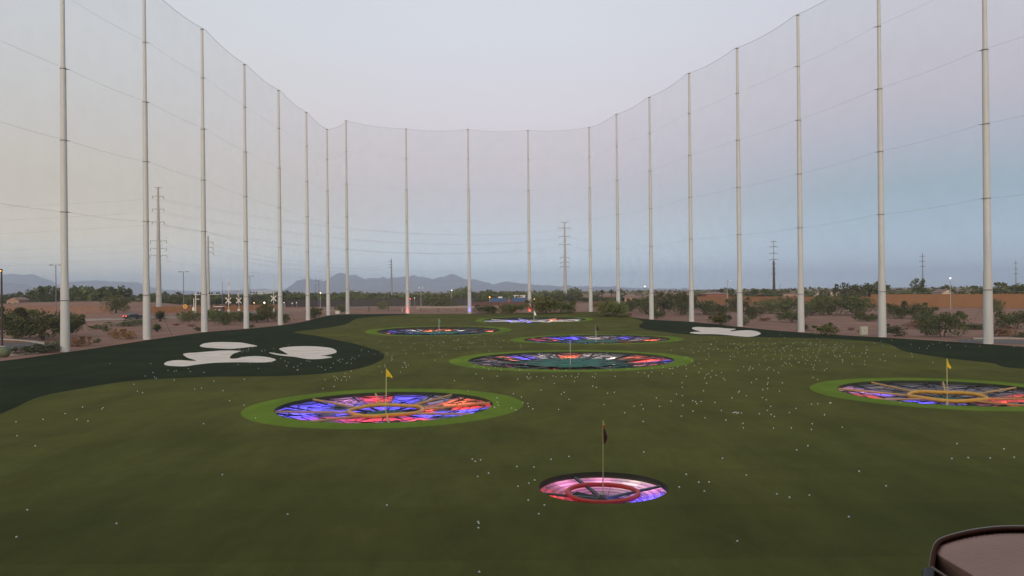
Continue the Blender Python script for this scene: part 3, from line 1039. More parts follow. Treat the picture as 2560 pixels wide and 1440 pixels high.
c2l = [(500,68),(595,74),(648,97),(519,142),(716,75),(870,76),(942,84),(1018,78),(733,165),(584,187),(305,211),(1030,171),(1039,186),(1052,193),(1128,172),(1197,180),(1290,163),(1320,171),(1379,172),(1476,164),(1514,178),(1536,168),(1504,218),(1303,238),(1172,304),(1308,99),(1341,94),(1347,100),(1421,105),(1567,94),(1684,169),(1707,177),(1688,265),(1724,277),(1866,102),(1402,327),(1373,346),(1450,397),(1347,499),(1835,335),(1904,326),(1801,449),(2007,532),(2204,132),(2278,122),(2243,172),(2220,68),(2283,85),(2395,77),(2452,88),(2489,85),(2486,140),(2524,344),(2324,383),(2100,467),(2173,450),(2192,495),(2356,469),(2469,415),(2192,620),(440,312),(893,341),(974,375),(989,428),(731,382),(733,428),(743,456),(707,477),(672,471),(876,485),(919,504),(1038,440),(1046,470),(1088,492),(25,582),(296,545),(2198,925),(483,998),(513,1020),(566,1006),(929,1072),(1100,1077),(1271,1000),(1450,972),(646,1139),(536,1173),(1107,1210),(1049,1240),(940,1272),(1043,1411),(2552,1278),(2480,20)]
for x_, y_ in c2l: BALLS.append((1060 + x_ / 4, 900 + y_ / 4))
c3l = [(1098,37),(1530,128),(1452,163),(1545,174),(1563,185),(1680,107),(1742,116),(1763,110),(1883,88),(1902,118),(2040,128),(1742,204),(1338,246),(1375,316),(1426,329),(2140,215),(2443,195),(1946,295),(2015,283),(2228,310),(2296,413),(2440,455),(826,474),(1030,481),(1018,495),(652,540),(430,598),(768,599),(880,615),(160,623),(170,763),(352,864),(2035,643),(2224,1153),(2555,585)]
for x_, y_ in c3l: BALLS.append((x_ / 4, 900 + y_ / 4))
c7l = [(25,84),(550,127),(308,235),(392,287),(461,286),(429,346),(262,319),(710,239),(1045,71),(1119,43),(913,366),(997,388),(1130,374),(1461,214),(1641,311),(1392,518),(649,682),(2079,128),(2188,122),(2336,125),(2496,120),(2427,64),(2114,28)]
for x_, y_ in c7l: BALLS.append((1600 + x_ / 2.667, 1100 + y_ / 2.667))
for x_, y_ in [(1195, 1307), (1197, 1311), (1196, 1322), (1198, 1433), (1321, 1253), (1361, 1265), (1347, 1287), (967, 1265), (719, 1288), (68, 1277), (291, 1311), (41, 1345)]:
    BALLS.append((x_, y_))
c5l = [(812,230),(884,236),(948,264),(1010,252),(1064,249),(1076,268),(1120,283),(1116,300),(1122,316),(1117,324),(1240,345),(1248,359),(1256,352),(1262,378),(1284,372),(1261,397),(1048,373),(1052,391),(992,388),(1019,442),(1205,447),(574,324),(598,315),(627,316),(588,330),(712,318),(661,358),(712,355),(712,434),(382,387),(452,421),(211,357),(172,423),(70,384),(178,382),(652,458),(640,488),(655,492),(697,494),(542,486),(564,497),(576,512),(552,524),(614,524),(665,524),(452,521),(540,588),(429,609),(1624,288),(1596,245),(1549,324),(1437,256),(1262,257),(1204,150),(1244,225),(1304,190),(1340,154),(1504,206),(1524,180),(1640,152),(1632,140),(1748,208),(1764,214),(1785,183),(1800,212),(1808,190),(2092,232),(2410,197),(1880,205),(1880,632),(2170,702),(2335,660),(2172,484),(2024,508),(1960,462),(2088,416),(1745,530),(2470,490),(2492,513),(84,170),(820,215),(790,282),(750,310),(1000,130),(1086,194),(1350,218),(1660,268),(1700,96),(1776,120),(1880,150),(1940,98)]
for x_, y_ in c5l: BALLS.append((700 + x_ / 4, 820 + y_ / 4))
random.seed(21)
for (mx_, my_, sx_, sy_, n_) in ((2010, 868, 95, 10, 60), (1930, 862, 120, 10, 40), (1830, 870, 80, 10, 24), (2380, 858, 80, 6, 16), (560, 905, 90, 7, 14), (610, 876, 40, 5, 18), (1170, 856, 80, 8, 40), (1500, 935, 160, 10, 20), (2080, 885, 90, 12, 30), (800, 905, 60, 10, 14)):
    for _ in range(n_):
        BALLS.append((random.gauss(mx_, sx_), random.gauss(my_, sy_)))
BR = .0265
bp_ = []
for (px, py) in BALLS:
    p = G(px, py)
    if not inside((p.x, p.y), outline): continue
    if p.y > 150: continue
    skip = False
    for t in TG:
        if math.hypot(p.x - t['c'][0], p.y - t['c'][1]) < t['rh'] + .15: skip = True
    if skip: continue
    bp_.append(p)
bp_.sort(key=lambda p: p.length)
M_BALL = mat('ball_white', (.85, .85, .82), .35, spec=.5)


def ball_mb(b, c, n1=8, n2=5):
    prof = [(BR * math.sin(PI * i / n2) if 0 < i < n2 else .0005, -BR * math.cos(PI * i / n2)) for i in range(n2 + 1)]
    k = len(b.v)
    b.lathe(prof, n1)
    for i in range(k, len(b.v)):
        v = b.v[i]; b.v[i] = (v[0] + c[0], v[1] + c[1], v[2] + c[2])


bb = MB(); ball_mb(bb, (0, 0, 0), 12, 8)
bproto = None
blob = MB()
for i, p in enumerate(bp_):
    if i < 290:
        if bproto is None:
            o = bproto = bb.build('golf_ball', M_BALL, smooth=True)
        else:
            o = bproto.copy(); COL.objects.link(o)
        o.location = (p.x, p.y, p.z + BR * .9)
        c = (p.x, p.y)
        if p.y < 20: lab = 'white golf ball lying on the darkest near turf at the bottom edge'
        elif p.y < 33: lab = 'white golf ball lying on the near olive turf around the nearest pit'
        elif any(t['ro'] and math.hypot(c[0] - t['c'][0], c[1] - t['c'][1]) < t['ro'] for t in TG): lab = 'white golf ball lying on a bright green border of a pit'
        elif inside(c, dark_l) or inside(c, dark_r): lab = 'white golf ball lying on the dark green turf'
        elif p.x < -2: lab = 'white golf ball lying on the left half of the olive turf'
        elif p.x < 14: lab = 'white golf ball lying on the olive turf between the amber ring pits'
        else: lab = 'white golf ball scattered on the olive turf on the right'
        tag(o, lab, 'golf ball', 'golf balls lying on the range')
    else:
        ball_mb(blob, (p.x, p.y, p.z + BR * .9), 6, 4)
tag(blob.build('golf_balls', M_BALL, smooth=True), 'white specks of distant golf balls scattered over the turf', 'golf balls', kind='stuff')

# ------------------------------------------------------------------ mountains
def ridge(name, prof, D, depth, mt, jag=1.0, zb=0.0, seed=0):
    """prof: (px, py) skyline points; built as a long massif at distance D"""
    b = MB()
    pts = []
    for i in range(len(prof) - 1):
        (x0, y0), (x1, y1) = prof[i], prof[i + 1]
        n_ = max(2, int((x1 - x0) / 3))
        for k in range(n_):
            pts.append((x0 + (x1 - x0) * k / n_, y0 + (y1 - y0) * k / n_))
    pts.append(prof[-1])
    rows_ = [(-1.0, 0.0), (-.7, .18), (-.45, .42), (-.22, .72), (-.08, .93), (0, 1.0), (.15, .85), (.5, .4), (1.0, 0.0)]
    nr_ = len(rows_)
    for (px, py) in pts:
        H = max(2, (hor(px) - py) * D / FPX + CAMZ)
        X = (px - 1280) * D / FPX
        for q, (dy, f) in enumerate(rows_):
            nn = noise.fractal(Vector((X / 420 + seed, dy * 3, seed)), 1.0, 2.0, 4) * jag
            hh = H * f
            if 0 < f < 1: hh = min(H * .985, hh * (1 + .7 * nn * (1 - f)))
            elif f == 1: hh += 5 * nn + 18 * noise.noise(Vector((X / 110, seed, 2))) + 11 * noise.noise(Vector((X / 35, seed, 7)))
            b.v.append((X * (1 + dy * depth / D), D + dy * depth + 160 * nn * (1 if 0 < f else 0), hh if f > 0 else -3))
    for i in range(len(pts) - 1):
        for q in range(nr_ - 1):
            k = i * nr_ + q
            b.f.append((k, k + nr_, k + nr_ + 1, k + 1))
    o = b.build(name, mt, smooth=False)
    return tag(o, kind='structure')


M_MTN = mat('mountain_rock', (.22, .19, .21), .95, nscale=.004, col2=(.16, .14, .16))
ridge('mountains', [(690, 733), (715, 722), (735, 712), (745, 702), (758, 698), (775, 698), (790, 699), (805, 703), (820, 699), (832, 690), (842, 684), (856, 682), (868, 686), (880, 688), (890, 687), (900, 692), (915, 696), (930, 694), (945, 696), (958, 692), (968, 695), (985, 694), (1000, 693), (1018, 691), (1035, 688), (1050, 691), (1065, 695), (1080, 698), (1095, 694), (1110, 690), (1128, 686), (1142, 689), (1160, 696), (1180, 700), (1200, 701), (1215, 706), (1232, 711), (1260, 706), (1290, 706), (1320, 710), (1360, 712), (1400, 715), (1450, 716), (1500, 717), (1560, 719), (1640, 722), (1720, 723)], 10500, 1500, M_MTN, seed=1.3)
ridge('mountains_far', [(-600, 700), (-300, 690), (-120, 696), (-40, 700), (0, 692), (20, 686), (40, 684), (60, 687), (80, 685), (95, 692), (110, 698), (125, 702), (150, 712), (175, 706), (200, 702), (230, 701), (260, 703), (290, 704), (320, 704), (345, 706), (370, 714), (400, 722), (440, 727), (500, 728), (560, 727), (620, 724), (660, 722), (700, 728), (740, 731)], 12600, 900, M_MTN, seed=5.1)
ridge('foothills', [(-500, 715), (-200, 706), (-60, 708), (0, 706), (25, 706), (50, 708), (75, 714), (100, 722), (130, 731), (160, 736)], 8600, 800, M_MTN, seed=8.1)

# ------------------------------------------------------------------ trees and shrubs
def crown_mesh(W_, H_, z0_, n, leaf, lobes, flat=1.0, shape='round', seed=0):
    rnd = random.Random(seed)
    b = MB()
    L_ = []
    for i in range(lobes):
        if shape == 'column':
            u_ = (i + .5) / lobes
            w_ = W_ * .5 * (1 - u_) ** .6 * .7 + .1 * W_
            L_.append((rnd.uniform(-.18, .18) * W_, rnd.uniform(-.18, .18) * W_, z0_ + H_ * (.08 + .85 * u_), w_, H_ / lobes * 1.0))
        else:
            a = rnd.uniform(0, 2 * PI); rr = math.sqrt(rnd.random()) * .36 * W_
            zz = z0_ + H_ * (.14 + .62 * rnd.random() * (1 - (rr / (.55 * W_)) ** 2))
            s_ = rnd.uniform(.15, .26) if i % 3 else rnd.uniform(.05, .10)
            if i % 3 == 0:
                rr *= 1.35; zz += H_ * .16
            L_.append((rr * math.cos(a), rr * math.sin(a), zz, W_ * s_, H_ * s_ * 1.15))
    for i in range(n):
        lx, ly, lz, lw, lh = rnd.choice(L_)
        # point in shell
        while True:
            v = Vector((rnd.uniform(-1, 1), rnd.uniform(-1, 1), rnd.uniform(-1, 1)))
            if .15 < v.length < 1: break
        v = v.normalized() * (v.length ** .45) * rnd.uniform(.75, 1.12)
        p = Vector((lx + v.x * lw, ly + v.y * lw, lz + v.z * lh))
        if p.z < z0_ * .6: p.z = z0_ * .6 + rnd.random() * .2 * H_
        s_ = leaf * rnd.uniform(.5, 1.3)
        q = Vector((rnd.gauss(0, 1), rnd.gauss(0, 1), rnd.gauss(0, 1))).normalized()
        r_ = q.cross(Vector((rnd.random(), rnd.random(), rnd.random() + .1))).normalized()
        w_ = q.cross(r_)
        k = len(b.v)
        b.v += [tuple(p - r_ * s_ * .5), tuple(p + w_ * s_ * .32), tuple(p + r_ * s_ * .6), tuple(p - w_ * s_ * .32)]
        b.f.append((k, k + 1, k + 2, k + 3))
    return b, L_


def make_plant(name, W_, H_, z0_, n, leaf, lobes, lm, shape='round', seed=0, trunks=1, tr_=.12):
    root = empty(name, (0, 0, -200))
    b, L_ = crown_mesh(W_, H_ - z0_, z0_, n, leaf, lobes, shape=shape, seed=seed)
    zs_ = sorted(v[2] for v in b.v); zt_ = zs_[int(len(zs_) * .985)]
    rs_ = sorted(abs(v[0]) for v in b.v); rt_ = rs_[int(len(rs_) * .97)]
    kz = (H_ - z0_) / (zt_ - z0_); kr = W_ * .5 / rt_
    b.v = [(v[0] * kr, v[1] * kr, z0_ + (v[2] - z0_) * kz) for v in b.v]
    L_ = [(l[0] * kr, l[1] * kr, z0_ + (l[2] - z0_) * kz, l[3], l[4]) for l in L_]
    b.build('crown' if z0_ > .2 else 'foliage', lm, root)
    rnd = random.Random(seed + 99)
    t = MB()
    top = z0_ + (H_ - z0_) * .35
    for k in range(trunks):
        ox, oy = rnd.uniform(-.25, .25) * (trunks > 1), rnd.uniform(-.25, .25) * (trunks > 1)
        t.tube([(ox, oy, -.2), (ox * 2, oy * 2, top * .5), (ox * 3 + rnd.uniform(-.2, .2), oy * 3, top)], [tr_, tr_ * .8, tr_ * .5], 6)
        for l in L_[k::trunks][:6]:
            t.tube([(ox * 2.5, oy * 2.5, top * .8), (l[0] * .6, l[1] * .6, (top + l[2]) * .5), (l[0], l[1], l[2])], [tr_ * .45, tr_ * .3, tr_ * .12], 5)
    t.build('trunk' if z0_ > .2 else 'stem', M_BARK, root)
    register(root)
    root['_w'] = W_; root['_h'] = H_
    return root


PR = {}
for k in range(4):
    PR['far%d' % k] = make_plant('tree', 9, 8 + .6 * k, .9, 1000, .8, 18, (M_LEAF, M_LEAF2, M_LEAF, M_LEAF3)[k], seed=k, tr_=.22)
PR['col0'] = make_plant('tree', 5, 11, 1.5, 620, .7, 8, M_LEAF, shape='column', seed=31, tr_=.2)
PR['col1'] = make_plant('tree', 6, 12, 2.0, 700, .75, 9, M_LEAF2, shape='column', seed=32, tr_=.25)
for k in range(4):
    PR['mesq%d' % k] = make_plant('mesquite', 6.5, 3.6, .35, 3400, .26, 26, (M_LEAF2, M_LEAF, M_LEAF3, M_LEAF)[k], seed=50 + k, trunks=3, tr_=.09)
for k in range(3):
    PR['shrub%d' % k] = make_plant('shrub', 2.2, 1.3, .05, 900, .14, 12, (M_LEAF, M_LEAF2, M_RUST)[k], seed=70 + k, trunks=3, tr_=.03)


def palm_proto():
    root = empty('palm', (0, 0, -200))
    MB().tube([(0, 0, -.2), (.1, 0, 4), (.05, 0, 8)], [.25, .2, .18], 7).build('trunk', M_BARK, root)
    b = MB(); rnd = random.Random(4)
    for i in range(46):
        a = rnd.uniform(0, 2 * PI); el = rnd.uniform(-.6, 1.2); pr = None
        ln = rnd.uniform(1.3, 1.9)
        for j in range(5):
            u_ = j / 4
            p = Vector((math.cos(a) * math.cos(el) * ln * u_, math.sin(a) * math.cos(el) * ln * u_, 8 + math.sin(el) * ln * u_ - .7 * u_ * u_))
            w_ = Vector((-math.sin(a), math.cos(a), 0)) * (.28 * math.sin(PI * (u_ * .85 + .12)))
            if pr: b.quad(tuple(pr[0] - pr[1]), tuple(pr[0] + pr[1]), tuple(p + w_), tuple(p - w_))
            pr = (p, w_)
    b.build('crown', M_PALM, root)
    register(root)
    root['_w'] = 3.6; root['_h'] = 9.5
    return root


def spiky_proto():
    root = empty('desert_spoon', (0, 0, -200))
    b = MB(); rnd = random.Random(9)
    for i in range(220):
        a = rnd.uniform(0, 2 * PI); el = rnd.uniform(.0, 1.45); ln = rnd.uniform(.9, 1.3)
        d_ = Vector((math.cos(a) * math.cos(el), math.sin(a) * math.cos(el), math.sin(el)))
        w_ = Vector((-math.sin(a), math.cos(a), 0)) * .035
        p = Vector((0, 0, .25)); q = p + d_ * ln * .6; e_ = p + d_ * ln + Vector((0, 0, -.15))
        b.quad(tuple(p - w_), tuple(p + w_), tuple(q + w_), tuple(q - w_))
        k = len(b.v); b.v += [tuple(q - w_), tuple(q + w_), tuple(e_)]; b.f.append((k, k + 1, k + 2))
    b.build('foliage', M_LEAF3, root)
    MB().tube([(0, 0, -.1), (0, 0, .35)], [.14, .1], 7).build('stem', M_BARK, root)
    register(root)
    root['_w'] = 2.2; root['_h'] = 1.5
    return root


PR['palm'] = palm_proto()
PR['spiky'] = spiky_proto()
used_proto = set()


def plant(kind, x_, y_, w_, h_, label, cat, group, z_=None, rz=None):
    pr = PR[kind]
    if kind in used_proto:
        o = copy_tree(pr)
    else:
        used_proto.add(kind); o = pr
    o.location = (x_, y_, (hz(x_, y_) if z_ is None else z_) - .05)
    sx_ = w_ / pr['_w']; sz_ = h_ / pr['_h']
    o.scale = (sx_, sx_, sz_)
    o.rotation_euler = (0, 0, random.uniform(0, 6.28) if rz is None else rz)
    tag(o, label, cat, group)
    return o


random.seed(5)


def skyline(px, S_):
    for i in range(len(S_) - 1):
        if S_[i][0] <= px <= S_[i + 1][0]:
            t = (px - S_[i][0]) / (S_[i + 1][0] - S_[i][0])
            return S_[i][1] + (S_[i + 1][1] - S_[i][1]) * t
    return 740


SKL = [(-100, 742), (0, 741), (20, 733), (35, 736), (50, 728), (58, 739), (80, 722), (105, 714), (130, 717), (200, 718), (305, 716), (310, 735), (330, 737), (400, 728), (425, 730), (432, 737), (445, 731), (470, 738), (520, 735), (560, 737), (640, 737), (690, 730), (715, 728), (730, 730), (745, 736), (790, 732), (850, 731), (880, 728), (920, 731), (950, 732), (985, 736), (1010, 733), (1060, 734), (1105, 732), (1118, 736), (1138, 719), (1164, 720), (1170, 735), (1200, 732), (1212, 724), (1232, 724), (1238, 731), (1262, 727), (1300, 729), (1322, 735), (1345, 727), (1380, 731), (1395, 722), (1410, 735), (1425, 720), (1438, 722), (1446, 737), (1500, 737), (1530, 737), (1560, 740)]
px = -60
seg_lab = [(310, 'left of the level crossing'), (480, 'between the second and third left poles'), (740, 'behind the level crossing'), (1010, 'below the mountains behind the dark wall'), (1200, 'in the middle above the dark wall'), (1330, 'behind the blue roofed building'), (1600, 'round the tall central pylon')]
while px < 1560:
    top = skyline(px, SKL) + random.uniform(-1, 4)
    d = random.uniform(430, 520)
    kind = 'far%d' % random.randrange(4)
    w_ = random.uniform(7, 10)
    if 60 < px < 305:
        d = random.uniform(380, 420); kind = random.choice(['col0', 'col1', 'far1', 'far0']); w_ = random.uniform(4.5, 6.5) if kind[0] == 'c' else random.uniform(7, 9)
    h_ = max(3.0, zpix(px, top, d))
    lab = [l for q, l in seg_lab if px < q][0]
    p = at(px, d)
    if 60 < px < 305 and kind[0] == 'c':
        plant(kind, p.x, p.y, w_, h_, 'tall narrow dark tree in the row above the earth bank on the left', 'tree', 'trees of the far tree line')
    else:
        plant(kind, p.x, p.y, w_, h_, 'dark rounded tree of the tree line ' + lab, 'tree', 'trees of the far tree line')
    # lower front row
    if px > 300:
        d2 = random.uniform(375, 420)
        p2 = at(px + 6, d2)
        plant('far%d' % random.randrange(4), p2.x, p2.y, random.uniform(6, 9), max(2.5, zpix(px, top + random.uniform(5, 14), d2)), 'low bushy tree ' + lab, 'tree', 'low trees in front of the tree line')
    px += random.uniform(11, 17)
b = MB(); rnd = random.Random(3)
for i in range(5200):
    px_ = rnd.uniform(-500, 3100); d_ = rnd.uniform(560, 900)
    big = .5 + .5 * noise.noise(Vector((px_ / 60, d_ / 300, 0)))
    hh = rnd.random() * (3.0 + 4.5 * big)
    s_ = rnd.uniform(.8, 2.2)
    p = Vector(((px_ - 1280) * d_ / FPX, d_, hh + .2))
    q = Vector((rnd.gauss(0, 1), rnd.gauss(0, 1), rnd.gauss(0, 1))).normalized()
    r_ = q.cross(Vector((.3, .2, 1))).normalized(); w_ = q.cross(r_)
    b.quad(tuple(p - r_ * s_), tuple(p + w_ * s_ * .6), tuple(p + r_ * s_), tuple(p - w_ * s_ * .6))
tag(b.build('far_woodland', M_LEAF), 'continuous dark band of far-off trees along the horizon', 'woodland', kind='stuff')
# right horizon trees above the tan wall
for (px, top, wpx, k, lab) in [
    (1752, 733, 40, 'far1', 'rounded tree at the left end of the tan wall'), (1722, 738, 30, 'far0', 'dark tree between tan houses left of the tan wall'), (1818, 721, 42, 'far2', 'green tree behind the lit lamp post above the tan wall'), (1700, 729, 10, 'far0', 'small dark tree above the tan roofs'),
    (1900, 724, 70, 'far0', 'wide dark bush left of the brown pylon mast'), (1930, 727, 60, 'far3', 'wide dark bush at the foot of the brown pylon mast'), (1958, 724, 26, 'far1', 'small dark tree right of the brown pylon mast'), (1985, 728, 34, 'far1', 'low tree left of the cream gables'),
    (2022, 727, 22, 'far0', 'small dark tree above the cream gables'), (2062, 727, 30, 'far2', 'low green tree right of the cream gables'), (2108, 709, 40, 'far2', 'green rounded tree above the long row of wall shrubs'), (2136, 713, 34, 'far3', 'yellow green tree left of the second right pole'), (2172, 706, 50, 'far0', 'large dark tree just left of the second right pole'), (2196, 708, 40, 'far1', 'dark tree behind the second right pole'),
    (2232, 727, 50, 'far2', 'low pale bush right of the second right pole'), (2262, 726, 40, 'far1', 'low bush left of the tall ragged tree'), (2290, 697, 26, 'col1', 'tall ragged tree in front of the faint pylon'), (2305, 698, 20, 'col0', 'tall narrow tree beside the faint pylon'), (2330, 722, 44, 'far0', 'dark bush left of the cream house'), (2366, 714, 40, 'far3', 'brown palm-like tree above the cream house'),
    (2405, 724, 40, 'far0', 'dark tree right of the cream house'), (2447, 715, 28, 'far0', 'small dark tree left of the nearest right pole'), (2490, 725, 40, 'far2', 'low tree right of the nearest right pole'), (2525, 707, 56, 'far0', 'large dark tree at the right edge of the view'), (2562, 714, 40, 'far1', 'dark tree cut by the right edge of the view')]:
    d = random.uniform(285, 330) if px > 2000 else random.uniform(360, 400)
    p = at(px, d)
    plant(k, p.x, p.y, wpx * d / FPX * 1.15, zpix(px, top, d), lab, 'tree', 'trees above the tan wall')
for px, top, lab in ((1506, 722, 'small palm standing right of the third far pole'), (1528, 721, 'small palm standing left of the farthest right pole'), (1550, 718, 'small palm behind the farthest right pole'), (48, 725, 'small palm in the tree line at the left edge')):
    d = 400; p = at(px, d); plant('palm', p.x, p.y, 4.2, zpix(px, top, d), lab, 'palm tree', 'small palms')

# middle distance shrubs: px, py of base, width px, height px, kind, label
MID = [
    (38, 846, 130, 76, 'mesq1', 'big dark green mesquite behind the brown lamp post'), (112, 850, 130, 78, 'mesq3', 'big dark green mesquite left of the first left pole'), (168, 838, 70, 56, 'mesq1', 'mesquite half hidden by the first left pole'),
    (288, 783, 58, 44, 'mesq2', 'round light green bush below the row of narrow trees'), (60, 886, 90, 24, 'shrub0', 'low spreading dark shrub beside the curved kerb'), (100, 882, 70, 20, 'shrub0', 'low dark shrub right of the curved kerb'), (140, 878, 46, 26, 'shrub1', 'grey shrub at the foot of the first left pole'),
    (196, 865, 62, 24, 'shrub2', 'rusty brown shrub right of the first left pole'), (240, 857, 20, 12, 'shrub0', 'tiny dark shrub right of a rusty shrub'), (289, 845, 28, 22, 'shrub2', 'small rusty shrub left of a round rusty shrub'), (316, 848, 40, 26, 'shrub2', 'round rusty shrub left of the second left pole'),
    (242, 825, 28, 14, 'shrub0', 'small dark green shrub near the road'), (264, 829, 26, 20, 'shrub1', 'brownish shrub near the road'), (320, 815, 80, 16, 'shrub1', 'low shrub row below the passing car'), (356, 812, 30, 14, 'shrub0', 'low shrub left of the second left pole'),
    (400, 803, 52, 36, 'spiky', 'large spiky plant right of the second left pole'), (392, 829, 44, 28, 'spiky', 'dark spiky plant low beside the second left pole'), (470, 806, 56, 28, 'mesq2', 'yellow green bush left of the third left pole'), (530, 806, 50, 32, 'mesq0', 'bush just right of the third left pole'),
    (562, 812, 60, 34, 'mesq1', 'dark bush left of the fourth left pole'), (600, 804, 50, 26, 'mesq0', 'green bush behind the fourth left pole'), (640, 806, 44, 26, 'mesq3', 'dark green bush right of the fourth left pole'), (672, 804, 52, 44, 'mesq2', 'tall yellow green bush left of the fifth left pole'), (712, 808, 24, 24, 'mesq1', 'small dark bush right of the fifth left pole'),
    (786, 795, 36, 26, 'mesq1', 'thin young tree right of the sixth left pole'), (855, 782, 32, 20, 'mesq0', 'brownish bush at the far left corner of the turf'), (955, 776, 26, 22, 'mesq2', 'small round tree at the low far fence'), (1110, 775, 60, 30, 'mesq0', 'pale bush left of the second far pole'), (1090, 770, 50, 34, 'mesq3', 'dark bush in front of the dark wall'),
    (1215, 783, 60, 20, 'mesq1', 'low dark bush right of the second far pole'), (1282, 783, 66, 22, 'mesq0', 'grey green bush in front of the brick wall'), (1362, 783, 80, 40, 'mesq2', 'large olive bush right of the third far pole'), (1405, 783, 60, 32, 'mesq1', 'dark green bush below the central pylon'), (1515, 790, 62, 38, 'mesq2', 'olive bush left of the farthest right pole'),
    (1545, 792, 50, 36, 'mesq0', 'large grey green bush behind the farthest right pole'), (1578, 778, 44, 30, 'mesq1', 'dark green mesquite right of the farthest right pole'), (1612, 785, 52, 40, 'mesq0', 'forked mesquite with visible stems left of the sixth right pole'), (1640, 797, 34, 24, 'mesq3', 'small dark bush right of the sixth right pole'),
    (1660, 780, 70, 48, 'mesq2', 'wide olive mesquite right of the sixth right pole'), (1705, 788, 60, 56, 'mesq1', 'tall dark mesquite left of the fifth right pole'), (1760, 786, 70, 34, 'mesq0', 'grey green mesquite row right of the fifth right pole'), (1806, 786, 46, 24, 'mesq1', 'low round mesquite by the second lamp post'),
    (1800, 812, 46, 32, 'mesq3', 'dark near shrub left of the fourth right pole'), (1846, 780, 50, 38, 'mesq2', 'sparse mesquite behind the fourth right pole'), (1880, 798, 50, 34, 'mesq1', 'dark spreading mesquite right of the fourth right pole'), (1862, 812, 28, 20, 'shrub1', 'low brown shrub at the foot of the fourth right pole'),
    (1925, 784, 70, 36, 'mesq2', 'long olive bush left of the third right pole'), (1968, 782, 60, 38, 'mesq0', 'green bush left of the third right pole near the tan wall'), (1978, 806, 56, 34, 'mesq3', 'dark bush touching the third right pole'), (2010, 826, 44, 24, 'spiky', 'spiky plant at the foot of the third right pole'), (2026, 789, 60, 42, 'mesq1', 'dark bush right of the third right pole'), (2072, 838, 54, 30, 'shrub0', 'low dark shrub between the third right pole and the cabinet'), (2078, 787, 100, 48, 'mesq0', 'large grey green mesquite in front of the tan wall'), (2140, 788, 90, 46, 'mesq1', 'large dark mesquite in front of the tan wall'), (2172, 803, 56, 20, 'mesq3', 'low dark mesquite above the white cabinet'), (2237, 797, 44, 38, 'mesq1', 'dark mesquite right of the second right pole'),
    (2290, 796, 70, 42, 'mesq3', 'wide mesquite in the middle of the right gravel'), (2242, 840, 56, 30, 'shrub0', 'dark low bush right of the second right pole'), (2300, 822, 60, 20, 'shrub2', 'rusty brush patch on the right gravel'), (2358, 842, 104, 62, 'mesq1', 'large near mesquite with ragged dark foliage on the right'), (2318, 816, 60, 40, 'mesq3', 'mesquite behind the large near mesquite'), (2493, 785, 30, 36, 'mesq2', 'small rounded tree beside the nearest right pole'), (2540, 822, 80, 46, 'mesq1', 'dark mesquite at the right edge'), (2440, 822, 80, 16, 'shrub0', 'low hedge patch left of the nearest right pole'), (2500, 840, 60, 24, 'shrub2', 'rusty shrub right of the nearest right pole'), (2548, 846, 40, 18, 'shrub0', 'low shrub by the kerb at the right edge'), (2128, 826, 14, 8, 'shrub2', 'tiny rusty shrub left of the white cabinet'), (2148, 832, 12, 8, 'shrub2', 'tiny rusty shrub touching the white cabinet'), (1912, 803, 26, 10, 'shrub2', 'tiny brown shrub on the pink gravel'), (1572, 790, 16, 8, 'shrub2', 'tiny rusty shrub near the far right corner'), (440, 815, 14, 7, 'shrub2', 'tiny rusty tuft left of the third left pole'), (478, 817, 16, 8, 'shrub2', 'tiny rusty tuft beside the third left pole'), (500, 828, 24, 12, 'shrub0', 'dark tuft at the foot of the third left pole'), (627, 820, 16, 10, 'shrub0', 'dark tuft at the foot of the fourth left pole')]
for (px, py, wp, hp, k, lab) in MID:
    p = G(px, py)
    d = p.y
    plant(k, p.x, p.y, wp * d / FPX * 1.1, hp * d / FPX, lab, 'shrub' if k[:2] in ('sh', 'sp') else 'bush', 'desert shrubs beyond the net')
for nm in PR:
    if nm not in used_proto:
        for c in list(PR[nm].children): bpy.data.objects.remove(c)
        bpy.data.objects.remove(PR[nm])
# barrel cactus at the left edge
p = G(10, 893)
root = empty('barrel_cactus', p, 0, 'round pale green barrel cactus at the left edge below the lamp post', 'cactus')
b = MB()
for i in range(9):
    for j in range(32):
        a = 2 * PI * j / 32; ph = PI * i / 8 * .92
        r = .58 * math.sin(ph + .001) * (1 + .07 * math.cos(16 * a))
        b.v.append((r * math.cos(a), r * math.sin(a), .5 + .55 * math.cos(ph)))
for i in range(8):
    for j in range(32):
        b.f.append((i * 32 + j, (i + 1) * 32 + j, (i + 1) * 32 + (j + 1) % 32, i * 32 + (j + 1) % 32))
b.build('body', mat('cactus_skin', (.16, .19, .10), .8, noise_amt=.3, nscale=8), root, smooth=True)

# ------------------------------------------------------------------ road, kerbs, car park
def strip(name, pts, w_, mt, dz, kind='structure', h_=None):
    b = MB(); P_ = [Vector(p) for p in pts]
    for i, p in enumerate(P_):
        t = (P_[min(i + 1, len(P_) - 1)] - P_[max(i - 1, 0)]).normalized()
        nn = Vector((-t.y, t.x)) * w_ / 2
        for q in (p + nn, p - nn):
            b.v.append((q.x, q.y, hz(q.x, q.y) + dz))
    for i in range(len(P_) - 1):
        b.f.append((2 * i, 2 * i + 1, 2 * i + 3, 2 * i + 2))
    if h_:
        k0 = len(b.v)
        for v in list(b.v): b.v.append((v[0], v[1], v[2] - h_))
        n_ = len(P_)
        for i in range(n_ - 1):
            b.f.append((2 * i, 2 * i + 2, k0 + 2 * i + 2, k0 + 2 * i))
            b.f.append((2 * i + 1, k0 + 2 * i + 1, k0 + 2 * i + 3, 2 * i + 3))
    o = b.build(name, mt)
    return tag(o, kind=kind)


road_c = catmull([(-230, 172), (-180, 181), (-130, 190), (-100, 200), (-84, 228), (-77, 262), (-72, 300), (-66, 345)], 8, closed=False)
strip('road', road_c, 8.5, M_ROAD, .03)


